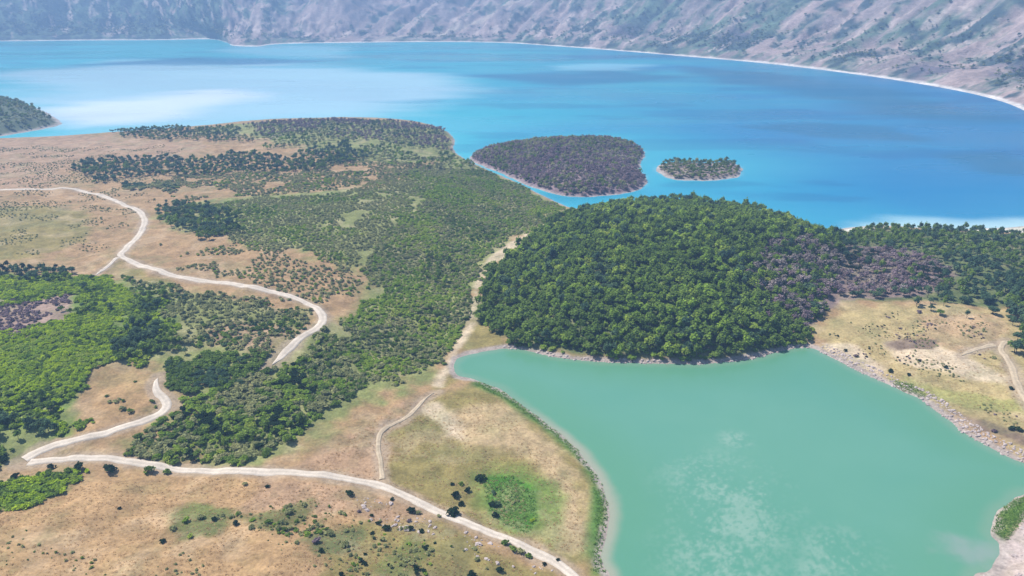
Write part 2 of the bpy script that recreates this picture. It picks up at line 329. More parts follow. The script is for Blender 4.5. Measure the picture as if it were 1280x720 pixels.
# ------------------------------------------------------------------ ground: one sheet, coloured by what grows on it
STRAW, TAN, PINK = (0.35,0.222,0.108), (0.31,0.2,0.104), (0.335,0.215,0.128)
OLIVE, SAND, SOIL = (0.215,0.175,0.06), (0.50,0.395,0.27), (0.16,0.11,0.08)
SCRUB, GRASS, DEEP = (0.19,0.21,0.07), (0.125,0.19,0.035), (0.085,0.12,0.04)
PAINT = [  # (colour, feather m, noise m, outline)
 (PINK, 14, 20, [(-200,170),(0,172),(130,170),(260,180),(230,200),(90,200),(80,235),(-200,250)]),
 (OLIVE, 8, 14, [(-80,262),(40,258),(120,268),(110,300),(40,325),(-80,330)]),
 (SCRUB, 12, 25, [(230,165),(330,152),(450,150),(560,165),(570,188),(600,207),(716,262),(640,310),(590,400),(540,470),(470,492),(380,560),(300,580),(220,580),(170,565),(215,520),(225,480),(330,462),(400,410),(440,380),(455,350),(390,320),(320,305),(250,290),(200,275),(200,258),(330,240),(480,205),(420,190)]),
 (TAN, 6, 12, [(215,235),(330,225),(480,205),(560,200),(480,235),(380,240),(300,245),(240,250)]),
 (TAN, 8, 10, [(150,320),(260,310),(390,330),(455,355),(440,395),(405,400),(300,370),(200,350)]),
 (OLIVE, 6, 12, [(140,330),(200,345),(230,375),(200,395),(150,350)]),
 (SCRUB, 8, 12, [(150,350),(250,365),(385,390),(340,455),(230,480),(160,440)]),
 ((0.3,0.2,0.12), 6, 8, [(250,410),(300,400),(370,415),(335,445),(270,430)]),
 (GRASS, 6, 10, [(-100,335),(90,345),(160,355),(210,380),(225,430),(180,450),(110,460),(92,545),(-100,560)]),
 ((0.3,0.2,0.165), 4, 8, [(-80,376),(50,373),(92,366),(84,402),(40,424),(-80,442)]),
 (STRAW, 4, 6, [(118,470),(140,452),(190,470),(200,500),(160,515),(120,530),(95,545),(108,500)]),
 (SCRUB, 5, 10, [(-60,540),(60,535),(60,560),(20,580),(-60,590)]),
 (STRAW, 6, 12, [(-100,640),(90,600),(200,592),(420,602),(480,640),(420,690),(330,760),(-100,760)]),
 (PINK, 5, 8, [(330,600),(470,612),(540,650),(480,660),(420,640),(300,640)]),
 (OLIVE, 5, 9, [(430,660),(540,650),(610,680),(690,710),(700,760),(380,760),(400,690)]),
 (GRASS, 3, 7, [(-60,605),(60,592),(98,595),(85,612),(30,638),(-60,645)]),
 ((0.12,0.14,0.04), 3, 6, [(208,645),(235,632),(290,640),(270,665),(225,675)]),
 ((0.14,0.14,0.05), 3, 6, [(290,645),(345,640),(390,625),(380,650),(335,665)]),
 ((0.12,0.13,0.05), 3, 6, [(372,675),(400,655),(450,665),(452,688),(390,695)]),
 ((0.13,0.14,0.04), 3, 6, [(470,705),(520,670),(540,690),(500,740),(470,740)]),
 (PINK, 4, 8, [(370,585),(420,550),(475,520),(525,495),(515,525),(480,545),(474,600)]),
 (OLIVE, 7, 8, [(480,545),(545,495),(600,478),(660,512),(740,590),(758,640),(750,720),(700,705),(560,640),(485,605)]),
 ((0.40,0.29,0.16), 6, 8, [(560,520),(620,500),(690,560),(735,620),(735,690),(700,690),(690,610),(640,560),(580,560)]),
 (SAND, 4, 5, [(520,510),(545,505),(570,530),(580,550),(560,545),(540,520)]),
 ((0.13,0.19,0.04), 8, 8, [(590,590),(660,580),(705,620),(690,680),(640,665),(600,630)]) ,
 ((0.06,0.165,0.018), 2.5, 4, [(603,596),(640,592),(668,615),(672,650),(665,672),(640,660),(612,640),(615,615)]),
 ((0.075,0.16,0.03), 4, 3, [(600,474),(640,490),(700,535),(745,585),(757,625),(748,620),(728,580),(680,535),(630,500),(590,480)]),
 ((0.07,0.16,0.03), 4, 3, [(742,610),(757,620),(752,680),(757,720),(740,720),(730,690)]),
 (OLIVE, 5, 6, [(545,488),(560,465),(585,400),(600,398),(640,432),(575,442),(562,460),(580,475)]),
 (SAND, 3, 4, [(542,482),(556,452),(585,402),(594,404),(575,440),(562,462),(552,484)]),
 (SAND, 3, 5, [(588,398),(590,362),(606,325),(640,300),(662,288),(690,276),(700,272),(664,300),(618,330),(600,362),(597,398)]),
 (DEEP, 4, 6, [(596,396),(606,350),(650,308),(715,266),(760,258,6),(850,251,6),(950,263,5),(1000,282,4),(1048,300),(1060,330),(1045,375),(1015,402),(1012,425),(940,444),(860,451),(740,447),(640,431)]),
 (DEEP, 4, 6, [(1030,296),(1070,288),(1130,286),(1290,296),(1500,300),(1500,390),(1290,380),(1180,378),(1050,376)]),
 ((0.2,0.14,0.13), 4, 6, [(955,300),(1030,300),(1160,315),(1200,345),(1160,372),(1050,375),(1000,420),(960,395)]),
 ((0.62,0.58,0.5), 4, 3, [(1040,289),(1066,276),(1110,269),(1290,268),(1500,260),(1500,292),(1280,292),(1120,283),(1060,290)]),
 ((0.36,0.28,0.13), 5, 8, [(1020,410),(1060,380),(1180,380),(1260,390),(1290,440),(1290,580),(1150,495),(1030,440)]),
 ((0.4,0.27,0.15), 4, 6, [(1150,395),(1250,395),(1255,430),(1190,440),(1150,420)]),
 (SAND, 4, 6, [(1110,430),(1165,432),(1215,450),(1265,475),(1255,482),(1190,470),(1120,452)]),
 (SAND, 3, 4, [(1020,425),(1070,432),(1110,462),(1100,470),(1050,448)]),
 (SOIL, 3, 4, [(1110,430),(1135,424),(1170,425),(1165,437),(1120,440)]),
 ((0.28,0.26,0.09), 3, 5, [(1130,470),(1180,485),(1290,500),(1290,520),(1200,510),(1140,488)]),
 (SOIL, 3, 4, [(1180,505),(1215,520),(1290,545),(1290,562),(1225,540),(1180,515)]),
 ((0.14,0.18,0.05), 3, 3, [(1112,473),(1140,480),(1160,497),(1150,500),(1122,487)]),
 ((0.1,0.19,0.03), 2, 2, [(1240,668),(1245,645),(1262,626),(1284,616),(1310,616),(1280,640),(1255,680)]),
 ((0.42,0.345,0.315), 2, 3, [(1248,690),(1256,678),(1282,640),(1330,625),(1330,780),(1200,780),(1236,712)]),
]
def paint_ground(x, y, sd):
    """albedo of the ground from what covers it: dry grass, scrub, sand, soil, wet shore"""
    shp = x.shape; xf = x.ravel(); yf = y.ravel(); col = np.tile(np.array(TAN), (xf.size, 1))
    n1 = fbm(xf, yf, 30, 4, 41); n2 = fbm(xf, yf, 7, 4, 43)
    col = col*(1-0.35*n1[:, None])+np.array(STRAW)*0.35*n1[:, None]
    for c, fe, nz, pts in PAINT:
        w = AT(pts); lo = w.min(0)-fe-nz; hi = w.max(0)+fe+nz
        k = np.nonzero((xf > lo[0]) & (xf < hi[0]) & (yf > lo[1]) & (yf < hi[1]))[0]
        if not len(k): continue
        d = poly_sd(w, xf[k], yf[k])+(n2[k]-0.5)*nz*1.1+(n1[k]-0.5)*nz*0.8
        a = sstep(-fe*0.6, fe*0.6, d)[:, None]*0.93
        col[k] = col[k]*(1-a)+np.array(c)*a
    p = sstep(0.5, 0.72, fbm(xf, yf, 4, 4, 47))[:, None]*0.35        # darker tussocks
    col = col*(1-p)+col*np.array((0.6, 0.68, 0.6))*p
    p = sstep(0.55, 0.75, fbm(xf, yf, 11, 4, 53))[:, None]*0.25        # worn pale spots
    col = col*(1-p)+np.array((0.5, 0.38, 0.25))*p
    p = sstep(0.50, 0.68, fbm(xf, yf, 16, 6, 59, 0.66))[:, None]*0.6        # low herbs among the dry grass
    col = col*(1-p)+(0.45*col+0.55*np.array((0.16, 0.165, 0.07)))*p
    rd = road_dist(xf, yf); p = (sstep(3.2, 0.6, rd+(n2-0.5)*4)*0.7)[:, None]     # worn verges
    col = col*(1-p)+np.array((0.32, 0.245, 0.175))*p
    s = sd.ravel(); bt = np.array((0.33, 0.28, 0.25)); a = (1-sstep(1.2, 3.2, s+(n2-0.5)*3))[:, None]*0.85
    col = col*(1-a)+bt*a
    return col.reshape(*shp, 3)
az = np.concatenate([np.linspace(-R(75), -R(45.5), 36)[:-1], np.linspace(-R(45.5), R(45.5), 670), np.linspace(R(45.5), R(75), 36)[1:]])
rr = np.concatenate([np.geomspace(3, 105, 70)[:-1], np.geomspace(105, 1500, 1000)])
A_, R_ = np.meshgrid(az, rr); GX = R_*np.sin(A_); GY = R_*np.cos(A_)
_d = 0.35*(rr[-1]/rr[-2]-1)
jx = (rng.random(GX.shape)-0.5)*R_*_d*1.2; jy = (rng.random(GX.shape)-0.5)*R_*_d*1.2
GX = GX+jx; GY = GY+jy
GSD = land_sd(GX, GY); GZ = height(GX, GY, GSD)
ground = link('ground', grid_mesh('ground', GX, GY, GZ, GZ > -1.2, {'ground_colour': paint_ground(GX, GY, GSD)}), GROUND)
tag(ground, 'dry grassy ground with hills, sandy flats and green hollows around the small lake', 'ground', kind='structure')

# ------------------------------------------------------------------ islands and the headland
def island(name, label, poly, top, mat_cols, seed, beach, step=2.2, power=30):
    lo = poly.min(0)-12; hi = poly.max(0)+12
    nx = int((hi[0]-lo[0])/step)+2; ny = int((hi[1]-lo[1])/step)+2
    X, Y = np.meshgrid(np.linspace(lo[0], hi[0], nx), np.linspace(lo[1], hi[1], ny))
    sd = poly_sd(poly, X, Y)+(fbm(X, Y, 10, 3, seed)-0.5)*5
    b = top*(0.75+0.5*fbm(X, Y, 45, 3, seed+3))
    Z = np.where(sd > 0, b*(1-np.exp(-np.maximum(sd-beach, 0)/power))+np.minimum(np.maximum(sd, 0)*0.12, 0.6)+(fbm(X, Y, 8, 3, seed+7)-0.5)*1.2*sstep(beach, beach+6, sd), np.maximum(sd*0.2, -3))
    n = fbm(X, Y, 20, 4, seed+11)[..., None]; c = np.array(mat_cols[0])*(1-n)+np.array(mat_cols[1])*n
    a = (1-sstep(beach*0.8, beach*1.6, sd))[..., None]; c = c*(1-a)+np.array((0.33, 0.295, 0.275))*a
    o = link(name, grid_mesh(name, X, Y, Z, Z > -1.5, {'ground_colour': c}), GROUND)
    tag(o, label, 'island' if 'island' in name else 'headland', kind='structure')
    def hf(x, y):
        fx = np.clip((x-lo[0])/(hi[0]-lo[0])*(nx-1), 0, nx-1.001); fy = np.clip((y-lo[1])/(hi[1]-lo[1])*(ny-1), 0, ny-1.001)
        i = fx.astype(int); j = fy.astype(int); u = fx-i; v = fy-j
        return (Z[j, i]*(1-u)+Z[j, i+1]*u)*(1-v)+(Z[j+1, i]*(1-u)+Z[j+1, i+1]*u)*v
    return hf
h_big = island('island', 'larger rounded island covered in purplish brush in the blue lake', big_island, 10, ((0.15,0.105,0.12), (0.25,0.18,0.185)), 61, 1.2)
h_small = island('island', 'small low scrubby islet with a white shore in the blue lake', small_island, 3.5, ((0.14,0.13,0.1), (0.3,0.22,0.2)), 71, 2.6, 1.2, 8)
h_head = island('headland', 'green scrub headland with a pale shore at the left edge of the blue lake', headland, 26, ((0.08,0.11,0.06), (0.14,0.15,0.09)), 81, 4.5, 4.0, 45)

# ------------------------------------------------------------------ mountains round the far shore
SHORE = GP(catmull([(-900,66),(-500,58),(-250,53),(0,51.5),(100,50.5),(200,50),(262,49),(282,53),(292,57),(320,58),(350,55),(420,53.5),(500,52.5),(580,52.5),(640,54),(700,58),(780,64),(870,71.5),(940,77.5),(1000,84),(1060,91.5),
     (1120,100),(1180,110),(1228,120),(1262,130),(1290,142),(1340,160),(1430,185),(1560,205),(1800,225)], n=40))
def resample(p, n):
    s = np.concatenate([[0], np.cumsum(np.linalg.norm(np.diff(p, axis=0), axis=1))])
    t = np.linspace(0, 1, n); tgt = s[-1]*(t)                        # even along the shore
    return np.stack([np.interp(tgt, s, p[:, 0]), np.interp(tgt, s, p[:, 1])], 1), tgt
sp, sl = resample(SHORE, 1000)
tt = np.concatenate([[-30, -12], np.linspace(0, 24, 9), np.geomspace(30, 1300, 150)])
cen = np.array([-100.0, 900.0]); dr = sp-cen; dr /= np.linalg.norm(dr, axis=1)[:, None]
k_ = np.ones(61)/61
for j in range(2): dr[:, j] = np.convolve(np.pad(dr[:, j], 30, mode='edge'), k_, 'valid')
dr /= np.linalg.norm(dr, axis=1)[:, None]
T_, L_ = np.meshgrid(tt, sl)
for _ in range(2):
    for j in range(2): dr[:, j] = np.convolve(np.pad(dr[:, j], 60, mode='edge'), np.ones(121)/121, 'valid')
ss_ = np.stack([np.convolve(np.pad(sp[:, j], 60, mode='reflect', reflect_type='odd'), np.ones(121)/121, 'valid') for j in range(2)], 1)
b_ = sstep(6, 220, T_)                                                # the slope behind follows the shore only loosely
MX = sp[:, :1]*(1-b_)+ss_[:, :1]*b_+dr[:, :1]*T_; MY = sp[:, 1:]*(1-b_)+ss_[:, 1:]*b_+dr[:, 1:]*T_
def shore_at(px, py): return sl[np.argmin(np.linalg.norm(sp-G(px, py), axis=1))]
sA, sB, sC_, sD = shore_at(285, 55), shore_at(620, 53.5), shore_at(940, 77.5), shore_at(1280, 138)
gentle = sstep(sA-150, sA+350, L_)*(1-sstep(sB-100, sB+350, L_))
slope = 0.5-0.2*gentle-0.05*sstep(sC_, sD, L_)
up = np.maximum(T_-9, 0)
base = up*slope*(1-0.18*sstep(300, 1300, T_))
skew = L_-T_*0.22                                                     # gullies lean along the slope
gl = np.abs(fbm(skew/1.0, T_*0.22, 120, 4, 91)-0.5)*2; gl2 = np.abs(fbm(skew, T_*0.3, 30, 4, 95)-0.5)*2
amp = sstep(10, 180, T_)
MZ = base-amp*(1-gl)**1.5*48*(0.5+T_/600)-amp*(1-gl2)**1.5*15+sstep(8, 60, T_)*(fbm(MX, MY, 22, 4, 97)-0.5)*7+sstep(100, 700, T_)*(fbm(MX, MY, 300, 3, 99)-0.5)*120
MZ = np.where(T_ < 9, np.where(T_ > 0, T_*0.12, T_*0.1), np.maximum(MZ, 0)+1.1)
tanc, pink, grn, drk = map(np.array, ((0.27,0.215,0.20), (0.37,0.275,0.245), (0.085,0.15,0.09), (0.03,0.045,0.06)))
f1 = fbm(MX, MY, 160, 5, 101); f2 = fbm(skew, T_*0.35, 42, 5, 103); f3 = fbm(MX, MY, 26, 4, 107)
mc = np.zeros((*MX.shape, 3))+tanc
a = sstep(0.42, 0.58, f2)[..., None]*0.8; mc = mc*(1-a)+pink*a
f4 = fbm(skew, T_*0.28, 24, 5, 109, 0.6)
woody = 0.2*(1-sstep(sA-100, sA+60, L_))-0.06*gentle-0.03*sstep(sC_, sD, L_)
a = sstep(0.44, 0.56, 0.3*f1+0.25*f3+0.45*f4+woody*0.7)[..., None]*0.9; mc = mc*(1-a)+grn*a
a = sstep(0.52, 0.62, 0.5*f4+0.5*f3+woody*0.35)[..., None]*0.8; mc = mc*(1-a)+drk*a
a = (1-sstep(8, 13, T_+(f3-0.5)*8))[..., None]; mc = mc*(1-a)+np.array((0.62,0.57,0.52))*a
a = (sstep(0.6, 0.68, fbm(skew, T_*0.2, 18, 4, 113, 0.6))*sstep(10, 40, T_))[..., None]*0.7; mc = mc*(1-a)+np.array((0.5,0.4,0.35))*a
for px_, T0, rad in ((1190, 150, 60), (1215, 330, 75), (1130, 60, 40), (1262, 90, 40), (760, 150, 60), (880, 120, 60)):      # dark lava outcrops
    q = sstep(1.0, 0.3, np.hypot((skew-shore_at(px_, float(np.interp(px_, [760, 880, 1130, 1190, 1215, 1262], [62, 72, 101, 112, 117, 130]))))/rad, (T_-T0)/(rad*1.3))+(f3-0.5)*1.6)[..., None]*0.75
    mc = mc*(1-q)+np.array((0.06, 0.055, 0.085))*q
sT = shore_at(470, 53); q = sstep(34, 14, np.abs(L_-sT-T_*0.9)+(f3-0.5)*16)[..., None]*0.7*sstep(5, 20, T_)[..., None]; mc = mc*(1-q)+np.array((0.5,0.42,0.34))*q
mount = link('mountain_slope', grid_mesh('mountain_slope', MX, MY, MZ, T_ > -29, {'ground_colour': mc}), MOUNT)
tag(mount, 'hazy mountain slopes with gullies and scrub rising behind the far lake shore', 'mountain', kind='structure')

# ------------------------------------------------------------------ water
def water_mat(name, deep, shallow, rough_lo, rough_hi, nscale, stretch, ripple, spec=0.5):
    m, t, p, o = new_mat(name)
    c = node(t, 'ShaderNodeAttribute', attribute_name='ground_colour')
    g = node(t, 'ShaderNodeNewGeometry'); mp = node(t, 'ShaderNodeMapping'); mp.inputs['Scale'].default_value = stretch
    t.links.new(g.outputs['Position'], mp.inputs[0])
    n = node(t, 'ShaderNodeTexNoise', i_Scale=nscale, i_Detail=5.0, i_Roughness=0.55); t.links.new(mp.outputs[0], n.inputs['Vector'])
    t.links.new(c.outputs[0], p.inputs['Base Color'])
    t.links.new(maprange(t, n.outputs[0], 0.35, 0.65, rough_lo, rough_hi), p.inputs['Roughness'])
    p.inputs['IOR'].default_value = 1.33; p.inputs['Specular IOR Level'].default_value = spec
    n2 = pos_noise(t, ripple, 3, 0.6); b = node(t, 'ShaderNodeBump', i_Strength=0.25, i_Distance=0.12)
    t.links.new(n2.outputs[0], b.inputs['Height']); t.links.new(b.outputs[0], p.inputs['Normal']); return m
WB = water_mat('blue_water', None, None, 0.2, 0.42, 0.004, (0.35, 1.2, 1), 0.7, 0.28)
WG = water_mat('green_water', None, None, 0.12, 0.25, 0.02, (1, 1, 1), 1.1)
# small lake: suspended silt colour, pale shallows along the meadow, drifting pollen scum
lo = green_lake.min(0)-8; hi = green_lake.max(0)+8
X, Y = np.meshgrid(np.arange(lo[0], hi[0], 0.6), np.arange(lo[1], hi[1], 0.6))
sd = poly_sd(green_lake, X, Y)-shore_noise(X, Y)
n = fbm(X, Y, 40, 4, 111)[..., None]
c = np.array((0.074,0.228,0.158))*(1-n)+np.array((0.108,0.262,0.186))*n
gx, gy = G(900, 447); a = sstep(30, 4, sd+0*X)*sstep(260, 60, np.hypot(X-gx, Y-gy)); a = a[..., None]*0.6; c = c*(1-a)+np.array((0.085,0.23,0.13))*a
w = np.maximum.reduce([sstep(60, 15, np.hypot(X-q[0], Y-q[1])) for q in (G(765, 640), G(757, 700), G(740, 585))])
a = ((1-sstep(0.5, 5.0, sd))*(0.25+0.75*w))[..., None]*0.9; c = c*(1-a)+np.array((0.28,0.28,0.21))*a
q = G(1212, 690); a = sstep(13, 2, np.hypot(X-q[0], (Y-q[1])*1.4)+(fbm(X, Y, 5, 3, 3)-0.5)*12)[..., None]*0.55; c = c*(1-a)+np.array((0.25,0.27,0.26))*a
scum = np.zeros(X.shape)
for px, py, r in ((905,610,30),(890,650,22),(930,660,22),(900,700,26),(1050,690,17),(920,550,9),(1020,715,10),(885,590,16),(945,620,22)):
    q = G(px, py); scum = np.maximum(scum, sstep(r, r*0.15, np.hypot(X-q[0], Y-q[1])))
a = (scum*sstep(0.42, 0.7, fbm(X, Y*0.8, 1.0, 2, 121, 0.8)*0.5+fbm(X, Y, 14, 3, 123)*0.5))[..., None]*0.36
c = c*(1-a)+np.array((0.34,0.40,0.34))*a
o = link('green_lake_water', grid_mesh('green_lake_water', X, Y, np.zeros_like(X), sd > -6, {'ground_colour': c}), WG)
tag(o, 'small milky turquoise green lake in the foreground basin', 'lake', kind='structure')
# large lake
az2 = np.linspace(-R(62), R(62), 420); r2 = np.geomspace(430, 4200, 420); A2, R2 = np.meshgrid(az2, r2)
X = R2*np.sin(A2); Y = R2*np.cos(A2)
lsd = -poly_sd(mainland, X, Y)
isd = np.maximum.reduce([poly_sd(p_, X, Y) for p_ in (big_island, small_island, headland)])
near = np.maximum(-np.minimum(lsd, -isd), -1e9)                         # >0 on land
dsh = np.minimum(np.maximum(lsd, 0), np.maximum(-isd, 0))
n = fbm(X*0.5, Y, 120, 4, 131)
ang = np.arctan2(X, Y)
deepf = sstep(R(-12), R(30), ang+(n-0.5)*0.5)[..., None]
c = np.array((0.025,0.325,0.40))*(1-deepf)+np.array((0.005,0.155,0.33))*deepf
a = sstep(0, 1, np.exp(-dsh/70))[..., None]*0.55*(1-0.6*deepf); c = c*(1-a)+np.array((0.06,0.38,0.44))*a
a = sstep(3.0, 0, dsh)[..., None]*0.15; c = c*(1-a)+np.array((0.42,0.55,0.58))*a
a = sstep(0.56, 0.66, fbm(X*0.3, Y, 55, 4, 137))[..., None]*0.5; c = c*(1-a)+c*np.array((0.5,0.62,0.75))*a    # deeper water and weed beds
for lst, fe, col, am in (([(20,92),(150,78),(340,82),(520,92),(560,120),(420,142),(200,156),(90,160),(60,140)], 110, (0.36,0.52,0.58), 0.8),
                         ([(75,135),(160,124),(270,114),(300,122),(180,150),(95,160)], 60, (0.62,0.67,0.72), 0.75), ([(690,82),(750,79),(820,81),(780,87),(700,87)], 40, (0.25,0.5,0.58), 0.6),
                         ([(280,62),(330,57),(430,60),(430,72),(340,70)], 70, (0.22,0.45,0.52), 0.6)):      # pale glare and reflection streaks painted into the water colour
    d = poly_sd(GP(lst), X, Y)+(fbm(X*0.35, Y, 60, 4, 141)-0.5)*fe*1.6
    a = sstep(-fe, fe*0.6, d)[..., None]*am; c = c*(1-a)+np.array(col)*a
d = poly_sd(GP([(1040,293),(1060,276),(1110,270),(1160,272),(1210,274),(1280,270),(1420,260),(1420,300),(1200,305)]), X, Y)+(fbm(X*0.5, Y, 25, 4, 147)-0.5)*26
a = sstep(-10, 22, d)[..., None]*0.85; c = c*(1-a)+np.array((0.40, 0.56, 0.56))*a
for lst, fe in (([(100,81),(240,72),(340,74),(420,76),(300,81)], 45), ([(940,160),(1010,152),(1100,160),(1150,175),(1040,172)], 22), ([(1170,193),(1250,192),(1330,218),(1240,216)], 22), ([(580,94),(760,90),(880,97),(700,107)], 40), ([(960,92),(1100,112),(1250,150),(1160,150),(1000,118)], 60), ([(860,84),(960,92),(1000,110),(900,104)], 40)):   # deep channels
    d = poly_sd(GP(lst), X, Y)+(fbm(X*0.35, Y, 40, 4, 143)-0.5)*fe*1.6
    a = sstep(-fe, fe*0.6, d)[..., None]*0.8; c = c*(1-a)+np.array((0.006,0.12,0.23))*a
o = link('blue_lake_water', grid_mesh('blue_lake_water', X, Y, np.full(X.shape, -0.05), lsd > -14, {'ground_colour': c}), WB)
tag(o, 'large deep blue crater lake stretching to the mountain shore', 'lake', kind='structure')

# ------------------------------------------------------------------ foliage shapes
def crown_mesh(name, rx, rz, z0, n, leaf, lobes, seed, inner=0.25, droop=0.0):
    """leaf sprays spread over several lobes; each spray is a bent quad"""
    g = np.random.default_rng(seed); cs = []
    for i in range(lobes):
        a = i*2.4+g.random()*0.8; r = rx*0.55*math.sqrt((i+0.3)/lobes)*1.25; zz = rz*(0.35+0.75*g.random()*(1-0.5*r/rx))
        cs.append((r*math.cos(a), r*math.sin(a), zz, rx*(0.34+0.22*g.random()), rz*(0.3+0.2*g.random())))
    cs.append((0, 0, rz*0.9, rx*0.5, rz*0.42)); V = []; F = []; tone = []
    for i in range(n):
        c = cs[g.integers(len(cs))]; d = g.normal(size=3); d /= np.linalg.norm(d)
        if d[2] < -0.35: d[2] *= -0.5
        s = (0.45+0.4*g.random()) if g.random() < inner else (0.85+0.25*g.random())
        p = np.array([c[0]+d[0]*c[3]*s, c[1]+d[1]*c[3]*s, z0+c[2]+d[2]*c[4]*s])
        nn = d*0.9+g.normal(size=3)*0.4+np.array([0, 0, 0.85]); nn /= np.linalg.norm(nn)
        u = np.cross(nn, g.normal(size=3)); u /= np.linalg.norm(u); v = np.cross(nn, u)
        l = leaf*(0.6+0.8*g.random()); w = l*(0.55+0.3*g.random()); k = len(V)
        V += [p-u*l, p-v*w-nn*l*0.2, p+u*l-nn*l*0.35, p+v*w-nn*l*0.1]; F.append((k, k+1, k+2, k+3)); tone.append(g.random())
    me = fast_mesh(name, np.array(V), np.array(F), smooth=False)
    a = me.attributes.new('leaf_tone', 'FLOAT', 'FACE'); a.data.foreach_set('value', np.array(tone, np.float32)); return me
def tube(V, F, p0, p1, r0, r1, k=5):
    p0 = np.array(p0, float); p1 = np.array(p1, float); d = p1-p0; d /= np.linalg.norm(d)
    u = np.cross(d, (0.3, 0.9, 0.2)); u /= np.linalg.norm(u); v = np.cross(d, u); b = len(V)
    for p, r in ((p0, r0), (p1, r1)):
        for i in range(k):
            a = 2*math.pi*i/k; V.append(p+u*r*math.cos(a)+v*r*math.sin(a))
    for i in range(k): j = (i+1) % k; F.append((b+i, b+j, b+k+j, b+k+i))
def trunk_mesh(name, h, r, seed, limbs=5, spread=1.4):
    g = np.random.default_rng(seed); V = []; F = []; p = np.array([0, 0, -0.6]); rad = r*1.3
    pts = [p]
    for i in range(4):
        q = np.array([g.normal()*0.12*h/5, g.normal()*0.12*h/5, h*(i+1)/4]); r2 = r*(1-0.2*(i+1)); tube(V, F, pts[-1], q, rad, r2); pts.append(q); rad = r2
    for i in range(limbs):
        a = i*2.4+g.random(); s = pts[2+i % 3]; e = s+np.array([math.cos(a)*spread, math.sin(a)*spread, 0.8+g.random()]); tube(V, F, s, e, r*0.45, r*0.16, 4)
    return fast_mesh(name, np.array(V), np.array(F))
def stems_mesh(name, h, seed):
    g = np.random.default_rng(seed); V = []; F = []
    for i in range(6):
        a = i*1.05+g.random(); tube(V, F, (0.1*math.cos(a), 0.1*math.sin(a), -0.3), (math.cos(a)*h*0.4, math.sin(a)*h*0.4, h*(0.6+0.3*g.random())), 0.06, 0.02, 4)
    return fast_mesh(name, np.array(V), np.array(F))
TREE_CROWN = [crown_mesh('tree_crown', rx, rz, 1.4, n_, 0.46, lb, s) for s, rx, rz, n_, lb in ((1, 2.6, 3.2, 340, 7), (2, 2.0, 4.3, 320, 6), (3, 3.0, 2.8, 360, 9), (4, 2.3, 3.6, 260, 5))]
TREE_TRUNK = [trunk_mesh('tree_trunk', 3.6, 0.2, s) for s in (1, 2, 3, 4)]
BARE_CROWN = [crown_mesh('bare_crown', 2.4, 2.8, 0.9, 150, 0.42, 7, s, 0.5) for s in (5, 6)]
SHRUB = [crown_mesh('shrub_foliage', 1.6, 1.15, 0.05, 190, 0.36, 6, s) for s in (11, 12, 13)]
STEMS = [stems_mesh('shrub_stems', 1.4, s) for s in (11, 12, 13)]
for me in TREE_TRUNK+STEMS: me.materials.append(BARK)
for me in TREE_CROWN+BARE_CROWN+SHRUB: me.materials.append(LEAF['forest'])

def joined(name, parts):
    """one mesh out of crown and trunk, for plants past the counted ones"""
    V = []; F = []; tone = []; mi = []; b = 0
    for me, k in parts:
        nv = len(me.vertices); co = np.empty(nv*3, np.float32); me.vertices.foreach_get('co', co); V.append(co.reshape(-1, 3))
        f = np.empty(len(me.loops), np.int32); me.loops.foreach_get('vertex_index', f); f = f.reshape(-1, 4)+b; F.append(f); b += nv
        t_ = np.full(len(f), 0.5, np.float32)
        if 'leaf_tone' in me.attributes: me.attributes['leaf_tone'].data.foreach_get('value', t_)
        tone.append(t_); mi.append(np.full(len(f), k, np.int32))
    m = fast_mesh(name, np.concatenate(V), np.concatenate(F), False)
    a = m.attributes.new('leaf_tone', 'FLOAT', 'FACE'); a.data.foreach_set('value', np.concatenate(tone))
    m.polygons.foreach_set('material_index', np.concatenate(mi)); return m
PROTO = {}                                                            # (form, leaf) -> collection of prototypes, not linked to the scene
def proto(form, leaf):
    if (form, leaf) not in PROTO:
        col = bpy.data.collections.new(f'{form}_{leaf}'); PROTO[form, leaf] = col
        src = {'tree': [[(a, 0), (b, 1)] for a, b in zip(TREE_CROWN, TREE_TRUNK)], 'bare': [[(a, 0), (b, 1)] for a, b in zip(BARE_CROWN, TREE_TRUNK)],
               'shrub': [[(a, 0), (b, 1)] for a, b in zip(SHRUB, STEMS)]}[form]
        for q in src:
            m = joined(f'{form}_plant', q); m.materials.append(LEAF[leaf]); m.materials.append(BARK)
            col.objects.link(bpy.data.objects.new(f'{form}_plant', m))
    return PROTO[form, leaf]
